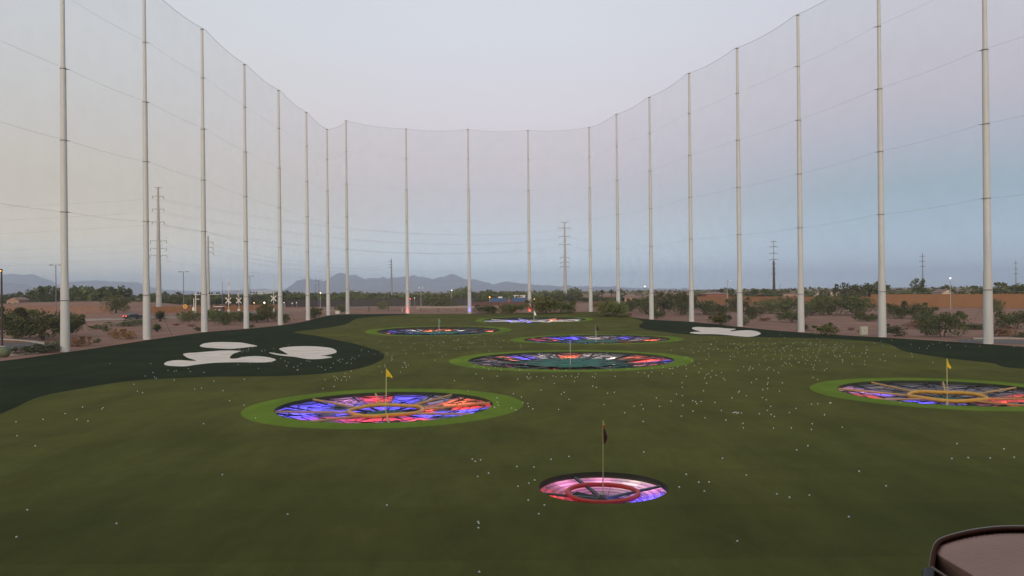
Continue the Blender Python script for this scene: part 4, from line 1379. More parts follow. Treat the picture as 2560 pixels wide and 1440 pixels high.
def offset(pts, k):
    res = []
    P_ = [Vector(p) for p in pts]
    for i, p in enumerate(P_):
        t = (P_[min(i + 1, len(P_) - 1)] - P_[max(i - 1, 0)]).normalized()
        q = p + Vector((-t.y, t.x)) * k
        res.append((q.x, q.y))
    return res


strip('kerb', offset(road_c, 4.45), .35, M_KERB, .16, h_=.2)
strip('kerb', offset(road_c, -4.45), .35, M_KERB, .16, h_=.2)
sw = offset(road_c, -8.5)
strip('pavement', sw, 1.8, mat('pavement_concrete', (.30, .24, .20), .9, noise_amt=.2), .05)
# car park on the left with curved kerbs
pk = [g2(-160, 868), g2(-60, 866), g2(10, 864), g2(60, 866), g2(95, 872)]
strip('car_park', catmull(pk, 5, closed=False), 8.0, M_ROAD, .02)
strip('kerb', catmull([g2(-120, 850), g2(-40, 849), g2(20, 850), g2(60, 852), g2(90, 856), g2(115, 862)], 6, closed=False), .5, M_KERB, .15, h_=.2)
strip('kerb', catmull([g2(-60, 890), g2(18, 889), g2(50, 888), g2(95, 884)], 6, closed=False), .35, M_KERB, .15, h_=.2)
# right road behind the net
rp = [g2(2395, 853), g2(2480, 854), g2(2560, 856), g2(2700, 860), g2(2900, 866)]
strip('side_road', catmull(rp, 5, closed=False), 6.5, M_ROAD, .03)
strip('kerb', catmull([g2(2430, 848), g2(2500, 847), g2(2560, 848), g2(2800, 851)], 5, closed=False), .4, M_KERB, .16, h_=.2)

# ------------------------------------------------------------------ walls and fences
M_TANW = mat('tan_block', (.28, .135, .060), .9, nscale=.4, col2=(.245, .12, .053), bump=.3, bscale=3)
M_BRWN = mat('brown_block', (.24, .135, .09), .9, nscale=.5, col2=(.2, .115, .08))
M_DKW = mat('dark_wall', (.055, .045, .042), .9, noise_amt=.3, nscale=.6)
M_BRICK = mat('red_brick', (.14, .07, .055), .9, noise_amt=.3, nscale=.8)
M_PINK = mat('pink_block', (.26, .17, .14), .9, noise_amt=.2, nscale=.5)


def wall(name, a, b_, z0_, z1_, mt, label, thick=.3, post=0, cap=True, cat='wall'):
    a = Vector(a); b_ = Vector(b_); d_ = b_ - a
    root = empty(name, (a.x, a.y, 0), math.atan2(d_.y, d_.x), label, cat)
    Ln = d_.length
    MB().box(Ln / 2, 0, (z0_ + z1_) / 2, Ln, thick, z1_ - z0_).build('panel', mt, root)
    if cap:
        MB().box(Ln / 2, 0, z1_ + .05, Ln + .1, thick + .12, .1).build('coping', mt, root)
    if post:
        n_ = int(Ln / post)
        for i in range(n_ + 1):
            MB().box(i * Ln / n_, 0, (z0_ + z1_ + .15) / 2, thick + .2, thick + .2, z1_ - z0_ + .15).build('pier', mt, root)
    return root


def pd(px, d):
    return ((px - 1280) * d / FPX, d)


wall('tan_wall', pd(1745, 330), pd(2180, 255), -.2, 3.1, M_TANW, 'long tan block wall behind the right shrubs, left stretch', post=18)
wall('tan_wall', pd(2180, 255), pd(2700, 215), -.2, 3.9, M_TANW, 'long tan block wall behind the right shrubs, right stretch', post=18)
wall('brown_wall', pd(-150, 262), pd(275, 262), -.2, 2.6, M_BRWN, 'low brown wall below the earth bank at the left')
wall('orange_wall', pd(365, 262), pd(705, 300), -.2, 1.9, M_TANW, 'low orange brown wall beside the round yellow sign')
wall('dark_wall', pd(716, 352), pd(1185, 350), -.2, 3.0, M_DKW, 'long dark wall below the mountains', post=12)
wall('brick_wall', pd(1180, 282), pd(1330, 286), -.2, 2.2, M_BRICK, 'red brown brick wall in front of the blue roofed building', post=7)
wall('brick_wall', pd(1480, 300), pd(1560, 300), -.2, 1.9, M_BRICK, 'short dark brick wall right of the central pylon')
wall('low_wall', pd(700, 268), pd(880, 262), -.2, .75, M_PINK, 'low pinkish wall along the far road')
wall('low_wall', pd(880, 236), pd(1325, 236), -.2, 1.0, M_PINK, 'low pinkish block wall behind the far poles')
wall('low_wall', pd(1040, 250), pd(1245, 250), -.2, 1.55, mat('beige_block', (.34, .26, .2), .9), 'beige wall band left of the third far pole', cap=False)


def bar_fence(a, b_, z0_, z1_, label, step=.6, mt=None):
    a = Vector(a); b_ = Vector(b_); d_ = b_ - a
    root = empty('bar_fence', (a.x, a.y, 0), math.atan2(d_.y, d_.x), label, 'fence')
    Ln = d_.length
    b = MB()
    n_ = int(Ln / step)
    for i in range(n_ + 1):
        b.box(i * Ln / n_, 0, (z0_ + z1_) / 2, .05, .05, z1_ - z0_)
    b.build('bars', mt or M_BLACK, root)
    for z_ in (z0_ + .15, z1_ - .12):
        MB().box(Ln / 2, 0, z_, Ln, .07, .07).build('rail', mt or M_BLACK, root)
    n_ = max(2, int(Ln / 5))
    for i in range(n_ + 1):
        MB().box(i * Ln / n_, 0, (z0_ + z1_) / 2 + .05, .14, .14, z1_ - z0_ + .1).build('post', mt or M_BLACK, root)


bar_fence(pd(872, 233), pd(1020, 233), 0, 2.3, 'dark iron bar fence left of the second far pole')
bar_fence(pd(1050, 230), pd(1230, 230), 0, 1.5, 'low iron bar fence right of the second far pole')
# white box and post by the far corner
p = G(846, 785)
tag(MB().box(0, 0, .35, 1.0, .7, .7).box(0, 0, .74, 1.1, .8, .08).build('ground_box', mat('pale_paint', (.6, .58, .5), .7), loc=(p.x - .5, p.y + 1.5, p.z)), 'small white box at the far left corner of the turf', 'box')
p = at(1005, 222)
tag(MB().tube([(0, 0, 0), (0, 0, 1.1)], .06, 8).build('marker_post', mat('white_paint', (.7, .68, .65), .6), loc=p), 'short white post behind the far turf edge', 'post')

# utility cabinet
p = G(2173, 840)
root = empty('utility_cabinet', (p.x + .4, p.y + 2.5, hz(p.x, p.y)), .05, 'cream metal utility cabinet on the gravel left of the second right pole', 'cabinet')
MC = mat('cabinet_paint', (.58, .56, .44), .6, noise_amt=.1)
MB().box(0, 0, .55, .88, .5, 1.0).build('body', MC, root)
MB().box(0, 0, 1.07, .94, .56, .05).build('lid', MC, root)
for sx_ in (-.21, .21):
    MB().box(sx_, -.262, .55, .38, .02, .86).build('door', MC, root)
MB().box(.02, -.28, .6, .03, .03, .12).build('handle', M_CLAMP, root)
MB().box(0, 0, .02, 1.0, .6, .1).build('plinth', M_KERB, root)

# ------------------------------------------------------------------ pylons and power lines
M_PYL = mat('pylon_steel', (.40, .39, .36), .6, noise_amt=.15, nscale=.5)
M_PYLD = mat('pylon_rust', (.075, .045, .04), .8, noise_amt=.3, nscale=.5)
M_PYLF = mat('pylon_grey', (.22, .24, .27), .7)
ARMS = {}


def pylon(key, px, d, top, arms, r0, r1, label, mt=None, split=None, angle=.25):
    x_ = (px - 1280) * d / FPX
    H = zpix(px, top, d)
    root = empty('pylon', (x_, d, 0), angle, label, 'pylon', 'high voltage pylons')
    if split:
        zs = zpix(px, split, d)
        MB().tube([(0, 0, -.3), (0, 0, zs)], [r0, r0 * .55], 10).build('mast_base', M_PYLD, root, smooth=True)
        MB().tube([(0, 0, zs), (0, 0, H)], [r1 * 1.3, r1], 8).build('mast', mt or M_PYL, root, smooth=True)
    else:
        MB().tube([(0, 0, -.3), (0, 0, H)], [r0, r1], 12).build('mast', mt or M_PYL, root, smooth=True)
    L_ = []
    for (ya, ln, up, hang) in arms:
        z_ = zpix(px, ya, d)
        for s_ in (-1, 1):
            if ln < 0 and s_ > 0: continue
            l_ = abs(ln)
            b = MB().tube([(0, 0, z_), (s_ * l_ * .5, 0, z_ + up * .7), (s_ * l_, 0, z_ + up)], [.0006 * d, .00045 * d, .0003 * d], 5)
            b.build('crossarm', mt or M_PYL, root)
            if hang:
                MB().tube([(s_ * l_, 0, z_ + up), (s_ * l_, 0, z_ + up - .5), (s_ * l_, 0, z_ + up - 1.1)], [.05, .11, .05], 6).build('insulator', M_CLAMP, root)
            c, s2 = math.cos(angle), math.sin(angle)
            L_.append(Vector((x_ + s_ * l_ * c, d + s_ * l_ * s2, z_ + up - (1.1 if hang else 0))))
    ARMS[key] = L_
    return root


pylon('A', 397, 284, 468, [(470, 1.2, .3, False), (492, 1.8, .3, True), (524, 1.9, .3, True), (556, 2.0, .3, True), (604, 2.6, .4, True), (623, 2.6, .4, True), (641, 2.8, .4, True)], 1.05, .32, 'tallest pale steel pylon with six levels of arms on the left')
pylon('B', 521, 276, 590, [(606, 1.6, .2, True), (619, 1.6, .2, True), (631, 1.6, .2, True)], .62, .25, 'shorter steel pylon partly hidden by the third left pole')
pylon('C', 979, 476, 647, [(654, -1.6, .1, False), (662, -1.6, .1, False), (669, -1.6, .1, False)], .72, .28, 'plain dark grey power pole with short left arms by the mountains', mt=M_PYLF, angle=0)
pylon('D', 1413, 444, 556, [(557, 2.2, .5, False), (571, 3.1, .4, True), (592, 3.1, .4, True), (612, 3.1, .4, True), (644, 2.6, .2, True), (656, 2.6, .2, True), (667, 2.6, .2, True)], 1.15, .32, 'pale steel pylon with seven levels of arms right of centre')
pylon('E', 1935, 640, 604, [(604, 2.6, .1, False), (617, 3.8, .1, True), (633, 3.8, .1, True), (649, 3.8, .1, True), (660, 2.2, .1, False), (672, 2.2, .1, False), (684, 2.2, .1, False)], 1.25, .22, 'pylon with a dark brown lower mast and thin grey top', mt=M_PYLF, split=652)
pylon('F', 2307, 864, 631, [(641, 4.0, .1, False), (653, 4.0, .1, False), (666, 4.0, .1, False)], 1.2, .3, 'faint thin grey pylon above the right tree tops', mt=M_PYLF)
pylon('H', 2540, 1250, 650, [(658, 4, .1, False), (672, 4, .1, False), (684, 4, .1, False)], 1.2, .3, 'faintest pylon at the right edge of the view', mt=M_PYLF)


def wire(a, b_, sag, label, r=.02):
    n_ = 24
    pts = [a.lerp(b_, i / n_) - Vector((0, 0, sag * 4 * (i / n_) * (1 - i / n_))) for i in range(n_ + 1)]
    tag(MB().tube(pts, r, 4).build('power_line', M_ROPE), label, 'power line', 'overhead power lines')


A, B, C, D, E = (ARMS[k] for k in 'ABCDE')
for i, w_ in enumerate(('top', 'second', 'third')):
    for s_ in (0, 1):
        k = 2 + 2 * i + s_
        wire(A[k], D[k], 7, '%s sagging wire on the %s side from the tallest pylon to the central one' % (w_, ('left', 'right')[s_]))
    k = 8 + 2 * i
    if i != 1: wire(A[k], D[k], 8, '%s low wire from the tallest pylon to the central one' % w_, .016)
    wire(A[2 + 2 * i], Vector((-430, 210, 33 - 4.5 * i)), 5, '%s wire leaving the tallest pylon to the left' % w_, .02)
    wire(D[2 + 2 * i + 1], E[2 + 2 * i], 7, '%s wire from the central pylon to the brown one' % w_)
    wire(B[2 * i + 1], C[i], 4, '%s wire from the hidden pylon to the plain pole' % w_, .02)
    wire(A[8 + 2 * i], Vector((-430, 210, 21 - 3 * i)), 4, '%s low wire leaving the tallest pylon to the left' % w_, .016)

# ------------------------------------------------------------------ lamp posts
M_LPOST = mat('brown_post', (.055, .035, .028), .6)
M_GPOST = mat('grey_post', (.16, .16, .17), .6)
M_CPOST = mat('pale_post', (.34, .32, .28), .6)


def lamp(px, d, top, label, style='T', mt=M_GPOST, lit=None, zb=0.0, span=1.6, r=.12, brt=14):
    x_ = (px - 1280) * d / FPX
    H = zpix(px, top, d) - zb
    root = empty('lamp_post', (x_, d, zb), 0, label, 'lamp post', 'lamp posts')
    MB().tube([(0, 0, 0), (0, 0, H)], [r, r * .7], 8).build('post', mt, root, smooth=True)
    heads = []
    if style == 'T':
        MB().box(0, 0, H - .05, span * 1.2, .1, .1).build('arm', mt, root)
        heads = [-span * .75, span * .75]
    elif style == 'L':
        MB().tube([(0, 0, H - .5), (span * .5, 0, H - .05), (span, 0, H)], .05, 6).build('arm', mt, root)
        heads = [span + .3]
    elif style == 'B':
        heads = []
        MB().lathe([(.001, H - .05), (.12, H), (.17, H + .15), (.12, H + .3), (.001, H + .34)], 12).build('globe', lit or mt, root, smooth=True)
    for hx in heads:
        o = MB().box(hx, 0, H - .02, span * .5, .36, .18, top=.8).build('lamp_head', mt, root)
        q = MB().box(hx, 0, H - .14, span * .34, .26, .07).build('lens', lit or mt, o)
        q.parent = o
    return root


WARM = glow('lamp_warm', (1.0, .62, .30), 9)
WHT = glow('lamp_white', (1.0, .90, .76), 5)
YEL = glow('lamp_yellow', (1.0, .62, .08), 8)
ORG = glow('lamp_orange', (1.0, .32, .06), 9)
RED = glow('lamp_red', (1.0, .05, .02), 5)
lamp(140, 210, 662, 'grey double-headed lamp post left of the first left pole', span=1.7, r=.14)
lamp(459, 250, 679, 'grey double-headed lamp post beside the round yellow sign', span=1.6, r=.14)
lamp(625, 330, 690, 'lamp post half hidden behind the fourth left pole', span=1.6)
lamp(797, 330, 700, 'double-headed lamp post in front of the mountain, taller of the two', span=1.6)
lamp(788, 380, 711, 'double-headed lamp post in front of the mountain, shorter of the two', style='L', span=.9)
lamp(1015, 380, 713, 'lamp post left of the second far pole', span=.9)
lamp(556, 340, 704, 'plain dark post behind the level crossing', style='N')
lamp(801, 330, 733, 'lamp post with a lit globe below the mountain', style='B', lit=WARM, mt=M_CPOST)
lamp(1052, 340, 719, 'pale post with two lit heads in the centre', lit=WHT, mt=M_CPOST, span=1.0)
lamp(1129, 330, 727, 'pale post with a single lit globe left of the second far pole', style='B', lit=WHT, mt=M_CPOST)
lamp(1224, 300, 744, 'small orange lit lamp at the left end of the blue roof', style='B', lit=ORG, mt=M_CPOST)
lamp(1335, 300, 749, 'yellow lit lamp right of the third far pole', style='B', lit=YEL, mt=M_CPOST)
lamp(1612, 300, 717, 'pale post with a lit globe left of the sixth right pole', style='B', lit=WHT, mt=M_CPOST)
lamp(1818, 262, 700, 'tall pale street lamp with a lit arm before the tan wall', style='L', lit=WHT, mt=M_CPOST, span=.8)
lamp(2376, 222, 697, 'tall pale street lamp with a lit globe before the tan wall', style='B', lit=WHT, mt=M_CPOST)
lamp(1949, 420, 713, 'thin dark lamp post right of the brown pylon mast', style='L', span=.8)
lamp(2144, 330, 708, 'thin dark post left of the second right pole', style='N', r=.1)
p = G(4, 876)
rt = lamp(4, p.y, 674, 'brown lamp post at the left edge with a glowing orange head', style='L', mt=M_LPOST, lit=ORG, span=-.35, r=.13)
MB().lathe([(.38, -.1), (.38, .55), (.3, .6), (.001, .6)], 14).build('concrete_base', M_KERB, rt)
lamp(1025, 300, 748, 'red lit signal behind the low far fence', style='B', lit=RED, mt=M_CPOST)
for (px, py, d, mt_, lab) in ((661, 757, 250, WHT, 'large round white headlight glow right of the level crossing'), (635, 757, 262, WARM, 'small warm light right of the fourth left pole'), (710, 757, 270, WHT, 'small white light beside the fifth left pole'), (730, 758, 345, WHT, 'white sign light on the dark wall'), (741, 757, 345, WHT, 'second white sign light on the dark wall'), (1036, 745, 300, WHT, 'white light right of the second far pole')):
    r = {661: .26}.get(px, .10)
    x_ = (px - 1280) * d / FPX; z_ = zpix(px, py, d)
    root = empty('light', (x_, d, 0), 0, lab, 'light', 'small lit lights in the distance')
    MB().tube([(0, .1, 0), (0, .1, z_)], .05, 6).build('post', M_CPOST, root)
    o = MB().lathe([(.001, z_ - r), (r * .8, z_ - r * .6), (r, z_), (r * .8, z_ + r * .6), (.001, z_ + r)], 12).build('lamp', mt_, root, smooth=True)

# ------------------------------------------------------------------ level crossing
M_WHT = mat('signal_white', (.72, .68, .60), .6, noise_amt=.1)
M_RW = mat('signal_red', (.45, .08, .05), .6)


def crossbuck(px, d, py0, py1, label, xsgn=True, sz=1.25, yx=None):
    x_ = (px - 1280) * d / FPX
    H = zpix(px, py0, d)
    root = empty('crossing_signal', (x_, d, 0), 0, label, 'crossing signal', 'railway crossing signals')
    MB().tube([(0, 0, 0), (0, 0, H)], .085, 8).build('post', M_WHT, root)
    zx = zpix(px, yx, d) if yx else H - 1
    for s_ in (-1, 1):
        b = MB()
        a = s_ * PI / 4
        c, n2 = math.cos(a), math.sin(a)
        l_, w_ = sz, .14
        for yy in (-.16, -.13) if s_ > 0 else (-.20, -.17):
            for (u_, v_) in ((-l_, -w_), (l_, -w_), (l_, w_), (-l_, w_)):
                b.v.append((u_ * c - v_ * n2, yy, zx + u_ * n2 + v_ * c))
        b.f = [(0, 1, 2, 3), (7, 6, 5, 4), (0, 4, 5, 1), (1, 5, 6, 2), (2, 6, 7, 3), (3, 7, 4, 0)]
        b.build('crossbuck', M_WHT, root)
    for s_ in (-1, 1):
        MB().tube([(s_ * .45, -.3, zx - 1.6), (s_ * .45, -.05, zx - 1.6)], .32, 12).build('flasher', M_BLACK, root)
    MB().box(0, 0, .5, .7, .5, 1.0).build('mechanism_box', M_WHT, root)
    return root, H, zx


_, H_, zx = crossbuck(571, 258, 706, 783, 'crossing signal with a white X and striped gate between the third and fourth left poles', yx=751)
r_ = _
for k in range(8):
    MB().box(.25, -.2, 2.2 + k * 1.15, .16, .06, 1.0).build('gate_arm', M_WHT if k % 2 else M_RW, r_)
r2, H2, zx2 = crossbuck(597, 266, 720, 783, 'crossing signal with a white X just left of the fourth left pole', yx=751)
for k in range(6):
    MB().box(-.25, -.2, 2.4 + k * 1.1, .16, .06, 1.0).build('gate_arm', M_WHT if k % 2 else M_RW, r2)
r3, H3, zx3 = crossbuck(684, 262, 712, 778, 'tall crossing mast with two white X signs left of the fifth left pole', yx=746)
b = MB()
xl_ = (628 - 684) * 262 / FPX
zt, zb_ = zpix(684, 727, 262), zpix(684, 733, 262)
b.tube([(0, 0, zt), (xl_, 0, zt)], .06, 5); b.tube([(0, 0, zb_), (xl_, 0, zb_)], .06, 5)
for i in range(9):
    u_ = xl_ * i / 8
    b.tube([(u_, 0, zt), (u_, 0, zb_)], .04, 4)
    if i < 8: b.tube([(u_, 0, zb_), (xl_ * (i + 1) / 8, 0, zt)], .035, 4)
b.build('cantilever_truss', M_WHT, r3)
for i in (6, 7, 8):
    MB().tube([(xl_ * i / 8, -.3, zb_ + .3), (xl_ * i / 8, -.05, zb_ + .3)], .25, 10).build('flasher', M_BLACK, r3)
x_, d = (489 - 1280) * 262 / FPX, 262
root = empty('crossing_gantry', (x_, d, 0), 0, 'crossing gantry with a long signal arm beside the third left pole', 'crossing signal', 'railway crossing signals')
MB().tube([(0, 0, 0), (0, 0, zpix(489, 729, d))], .14, 8).build('post', M_WHT, root)
z_ = zpix(489, 736.5, d); l_ = 62 * d / FPX
MB().tube([(-.6, 0, z_), (l_, 0, z_)], .08, 6).build('arm', M_WHT, root)
for u_ in (.9, 1.7, 3.0, 4.6, 5.4, 7.0, 7.7):
    MB().tube([(u_, -.3, z_ + .4), (u_, .0, z_ + .4)], .28, 10).build('flasher', M_BLACK, root)
MB().box(.7, -.15, zpix(489, 748, d), 1.1, .05, .2, 0).build('sign_blade', M_WHT, root)
MB().box(-.6, 0, 3.2, .2, .2, 3).build('ladder', M_WHT, root)
MB().box(-.7, 0, .9, .7, .6, 1.7).build('mechanism_box', M_WHT, root)
# signal house
x_ = (548 - 1280) * 256 / FPX
root = empty('signal_hut', (x_, 256, 0), 0, 'low brown hut with a white roof edge and white boxes at the crossing', 'hut')
MB().box(0, 0, 1.0, 2.6, 2.0, 2.0).build('wall', M_BRICK, root)
MB().box(0, 0, 2.06, 2.9, 2.3, .16).build('roof', M_WHT, root)
for u_ in (-.75, .5):
    MB().box(u_, -1.2, .65, .42, .3, 1.1).build('white_box', M_WHT, root)
# round yellow warning sign
x_ = (463 - 1280) * 232 / FPX; z_ = zpix(463, 766, 232)
root = empty('warning_sign', (x_, 232, 0), 0, 'round yellow railway warning sign on a thin post', 'road sign')
MB().tube([(0, 0, 0), (0, 0, z_)], .06, 6).build('post', M_GPOST, root)
MB().tube([(0, -.14, z_), (0, -.09, z_)], .62, 24).build('plate', mat('sign_yellow', (.80, .40, .02), .4), root)
b = MB()
for s_ in (-1, 1):
    a = s_ * PI / 4; c, n2 = math.cos(a), math.sin(a); k = len(b.v)
    for yy in (-.165, -.145) if s_ > 0 else (-.175, -.155):
        for (u_, v_) in ((-.56, -.06), (.56, -.06), (.56, .06), (-.56, .06)):
            b.v.append((u_ * c - v_ * n2, yy, z_ + u_ * n2 + v_ * c))
    b.f += [(k, k + 1, k + 2, k + 3), (k + 7, k + 6, k + 5, k + 4), (k, k + 4, k + 5, k + 1), (k + 1, k + 5, k + 6, k + 2), (k + 2, k + 6, k + 7, k + 3), (k + 3, k + 7, k + 4, k)]
b.build('cross_mark', M_BLACK, root)

# ------------------------------------------------------------------ car
p = at(333, 199)
root = empty('car', (p.x, p.y, hz(p.x, p.y) + .04), .95, 'dark car with glowing red tail lights on the road left of the second left pole', 'car')
MCAR = mat('car_paint', (.025, .03, .04), .25, spec=.6)
prof = [(-2.2, .35), (-2.25, .75), (-2.1, .98), (-1.5, 1.02), (-1.0, 1.42), (.35, 1.45), (1.0, 1.02), (2.0, .88), (2.25, .65), (2.25, .35)]
b = MB(); nn = len(prof)
for yy, k_ in ((-.85, .9), (-.9, 1), (.9, 1), (.85, .9)):
    for (u_, v_) in prof: b.v.append((u_, yy if v_ < 1.1 else yy * .85, v_))
for s_ in range(3):
    for i in range(nn):
        j = (i + 1) % nn
        b.f.append((s_ * nn + i, s_ * nn + j, (s_ + 1) * nn + j, (s_ + 1) * nn + i))
b.f += [tuple(range(nn)), tuple(3 * nn + q for q in reversed(range(nn)))]
b.build('body', MCAR, root)
MG = mat('car_glass', (.03, .035, .04), .1, spec=.8)
for s_ in (-1, 1):
    b = MB(); yy = s_ * .90
    b.v = [(-1.35, yy, 1.05), (-.95, yy * .87, 1.36), (.3, yy * .87, 1.38), (.82, yy, 1.05)]; b.f = [(0, 1, 2, 3)]
    b.build('side_window', MG, root)
    for u_ in (-1.4, 1.4):
        w_ = MB().tube([(u_, s_ * .74, .33), (u_, s_ * .94, .33)], .33, 16).build('wheel', mat('tyre', (.02, .02, .02), .9), root)
        MB().tube([(u_, s_ * .945, .33), (u_, s_ * .95, .33)], .18, 12).build('rim', M_GPOST, w_)
    MB().box(-2.24, s_ * .65, .80, .06, .34, .16).build('tail_light', RED, root)

# ------------------------------------------------------------------ houses and low buildings in the distance
M_TILE = mat('roof_tile', (.27, .17, .13), .9, noise_amt=.25, nscale=1)
M_STUC = mat('tan_stucco', (.38, .25, .17), .9, noise_amt=.15)
M_CREAM = mat('cream_stucco', (.62, .54, .40), .9, noise_amt=.1)
M_TERR = mat('terracotta', (.30, .11, .07), .9, noise_amt=.2)
M_BLUE = mat('blue_roof', (.035, .07, .14), .6, noise_amt=.2, nscale=1)
M_WIN = mat('dark_window', (.03, .035, .04), .2, spec=.7)


def house(px, d, wpx, top, wallpy, label, wm, rm, dep=9, front=True):
    W_ = wpx * d / FPX
    H = zpix(px, top, d); hw = max(2.2, zpix(px, wallpy, d))
    H = max(H, hw + .6)
    root = empty('house', ((px - 1280) * d / FPX, d, 0), random.uniform(-.12, .12), label, 'house', 'houses in the distance')
    MB().box(0, 0, hw / 2 - .1, W_, dep, hw + .2).build('wall', wm, root)
    b = MB(); e = .5
    if front:   # gable faces the viewer
        b.v = [(-W_ / 2 - e, -dep / 2 - e, hw - .05), (W_ / 2 + e, -dep / 2 - e, hw - .05), (0, -dep / 2 - e, H), (-W_ / 2 - e, dep / 2 + e, hw - .05), (W_ / 2 + e, dep / 2 + e, hw - .05), (0, dep / 2 + e, H)]
        b.f = [(0, 2, 5, 3), (1, 4, 5, 2), (0, 3, 4, 1), (3, 5, 4)]
        b.build('roof', rm, root)
        g_ = MB(); g_.v = [(-W_ / 2, -dep / 2 - .01, hw), (W_ / 2, -dep / 2 - .01, hw), (0, -dep / 2 - .01, H - .25)]; g_.f = [(0, 1, 2)]
        g_.build('gable', wm, root)
    else:
        r_ = min(W_ * .35, dep * .5)
        b.v = [(-W_ / 2 - e, -dep / 2 - e, hw - .05), (W_ / 2 + e, -dep / 2 - e, hw - .05), (W_ / 2 + e, dep / 2 + e, hw - .05), (-W_ / 2 - e, dep / 2 + e, hw - .05), (-W_ / 2 + r_, 0, H), (W_ / 2 - r_, 0, H)]
        b.f = [(0, 1, 5, 4), (1, 2, 5), (2, 3, 4, 5), (3, 0, 4), (0, 3, 2, 1)]
        b.build('roof', rm, root)
    for u_ in (-.27, .22):
        MB().box(u_ * W_, -dep / 2 - .02, hw * .58, 1.4, .06, 1.1).build('window', M_WIN, root)
    return root


for a_ in [(1450, 415, 40, 733, 739, 'tan house with a low hip roof right of the central pylon', M_STUC, M_TILE, 10, False), (1520, 415, 44, 733, 740, 'tan house left of the farthest right pole', M_STUC, M_TILE, 10, False),
           (1577, 380, 34, 734, 742, 'tan stucco house right of the farthest right pole', M_STUC, M_TILE, 10, False), (1600, 352, 24, 742, 749, 'small tan house behind the forked mesquite', M_STUC, M_TILE, 8, True), (1645, 390, 60, 733, 740, 'tan house with a long pale roof left of the fifth right pole', M_STUC, M_TILE, 12, False),
           (1672, 345, 22, 738, 745, 'small cream gabled house amid dark bushes', M_CREAM, M_TILE, 7, True), (1700, 392, 60, 731, 738, 'wide pink roofed house left of the fifth right pole', M_STUC, M_TILE, 12, False), (1784, 372, 56, 730, 735, 'low terracotta house above the tan wall', M_TERR, M_TILE, 12, False), (1880, 372, 50, 730, 735, 'low terracotta house left of the wide dark bush', M_TERR, M_TILE, 12, False),
           (1830, 392, 40, 729, 734, 'pink roofed house between the terracotta houses', M_STUC, M_TILE, 12, False), (1965, 372, 40, 729, 733, 'pale roofed house right of the brown pylon', M_STUC, M_TILE, 12, False), (2018, 352, 18, 730, 736, 'cream gabled house, left of a pair above the wall', M_CREAM, M_TILE, 8, True), (2036, 352, 16, 731, 736, 'cream gabled house, right of a pair above the wall', M_CREAM, M_TILE, 8, True),
           (2072, 345, 14, 729, 735, 'small cream gable right of the third right pole', M_CREAM, M_TILE, 8, True), (2086, 345, 12, 727, 733, 'tiny cream gable above the wall shrubs', M_CREAM, M_TILE, 8, True), (2118, 350, 34, 722, 730, 'pink roofed house behind the yellow green tree', M_STUC, M_TILE, 9, False),
           (2358, 300, 30, 723, 731, 'cream house under the brown palm-like tree', M_CREAM, M_TILE, 8, True), (2403, 300, 18, 726, 731, 'small cream gable right of the cream house', M_CREAM, M_TILE, 7, True), (45, 380, 30, 743, 750, 'small house in the trees behind the left lamp post', M_STUC, M_TILE, 8, True),
           (348, 420, 26, 745, 750, 'small white house in the trees left of the second left pole', M_CREAM, M_TILE, 8, True)]:
    house(*a_)
# blue roofed building
d = 340
X0 = (1222 - 1280) * d / FPX; W_ = 100 * d / FPX
root = empty('blue_roof_building', (X0, d, 0), 0, 'long building with a dark blue roof and a brick gable in the middle', 'building')
z0_, z1_ = zpix(1270, 755, d), zpix(1270, 744.5, d)
MB().box(W_ / 2, 5, z0_ / 2, W_, 10, z0_).build('wall', M_BRICK, root)
for (u0, u1) in ((.0, .47), (.53, 1.0)):
    b = MB()
    b.v = [(u0 * W_, -.4, z0_ - .05), (u1 * W_, -.4, z0_ - .05), (u1 * W_ - .5, 5, z1_), (u0 * W_ + .9, 5, z1_), (u0 * W_, 10.4, z0_ - .05), (u1 * W_, 10.4, z0_ - .05)]
    b.f = [(0, 1, 2, 3), (3, 2, 5, 4), (0, 3, 4), (1, 5, 2)]
    b.build('roof', M_BLUE, root)
b = MB(); b.v = [(W_ * .44, -.8, z0_ - .3), (W_ * .56, -.8, z0_ - .3), (W_ * .5, -.8, z1_ + .3), (W_ * .44, 6, z0_ - .3), (W_ * .56, 6, z0_ - .3), (W_ * .5, 6, z1_ + .3)]
b.f = [(0, 1, 2), (5, 4, 3), (0, 2, 5, 3), (1, 4, 5, 2)]
b.build('gable', M_TERR, root)
MB().box(W_ * .28, 5, z1_ + .2, 1.8, 1.2, .6).build('roof_vent', M_WHT, root)
x_ = (1299 - 1280) * 400 / FPX
root = empty('white_building', (x_, 400, 0), 0, 'white flat roofed building above the blue roof', 'building')
zt = zpix(1299, 739, 400)
MB().box(0, 0, zt / 2, 5.4, 6, zt).build('wall', M_WHT, root)
MB().box(0, 0, zt + .06, 5.9, 6.5, .3).build('roof', M_WHT, root)

# ------------------------------------------------------------------ the bay building round the viewer (deck, slab above, back wall)
M_CONC = mat('bay_concrete', (.30, .27, .25), .8, noise_amt=.2)
root = empty('bay_building', (0, 0, 0), 0, 'three-level hitting bay building around the viewpoint, its deck below the stool', 'building')
MB().box(0, -4.7, 4.5, 160, 14.6, .3).build('deck_slab', M_CONC, root)
MB().box(0, -5.7, 8.4, 160, 12.6, .4).build('upper_slab', M_CONC, root)
MB().box(0, -5.7, 13.8, 160, 12.6, .4).build('roof', M_CONC, root)
MB().box(0, -12.2, 7.0, 160, .3, 14).build('back_wall', M_CONC, root)
for x_ in range(-72, 73, 12):
    if x_ == 0: continue
    MB().box(x_, .35, 6.8, .4, .4, 13.6).build('column', M_CONC, root)

# ------------------------------------------------------------------ stool back at the lower right corner
D_ = 1.8


def wp(px, py, dy=0.0):
    # the pad leans back: higher points lie farther away
    q = base_from(px, py, D_ + dy + (1500 - py) * .0016)
    return q


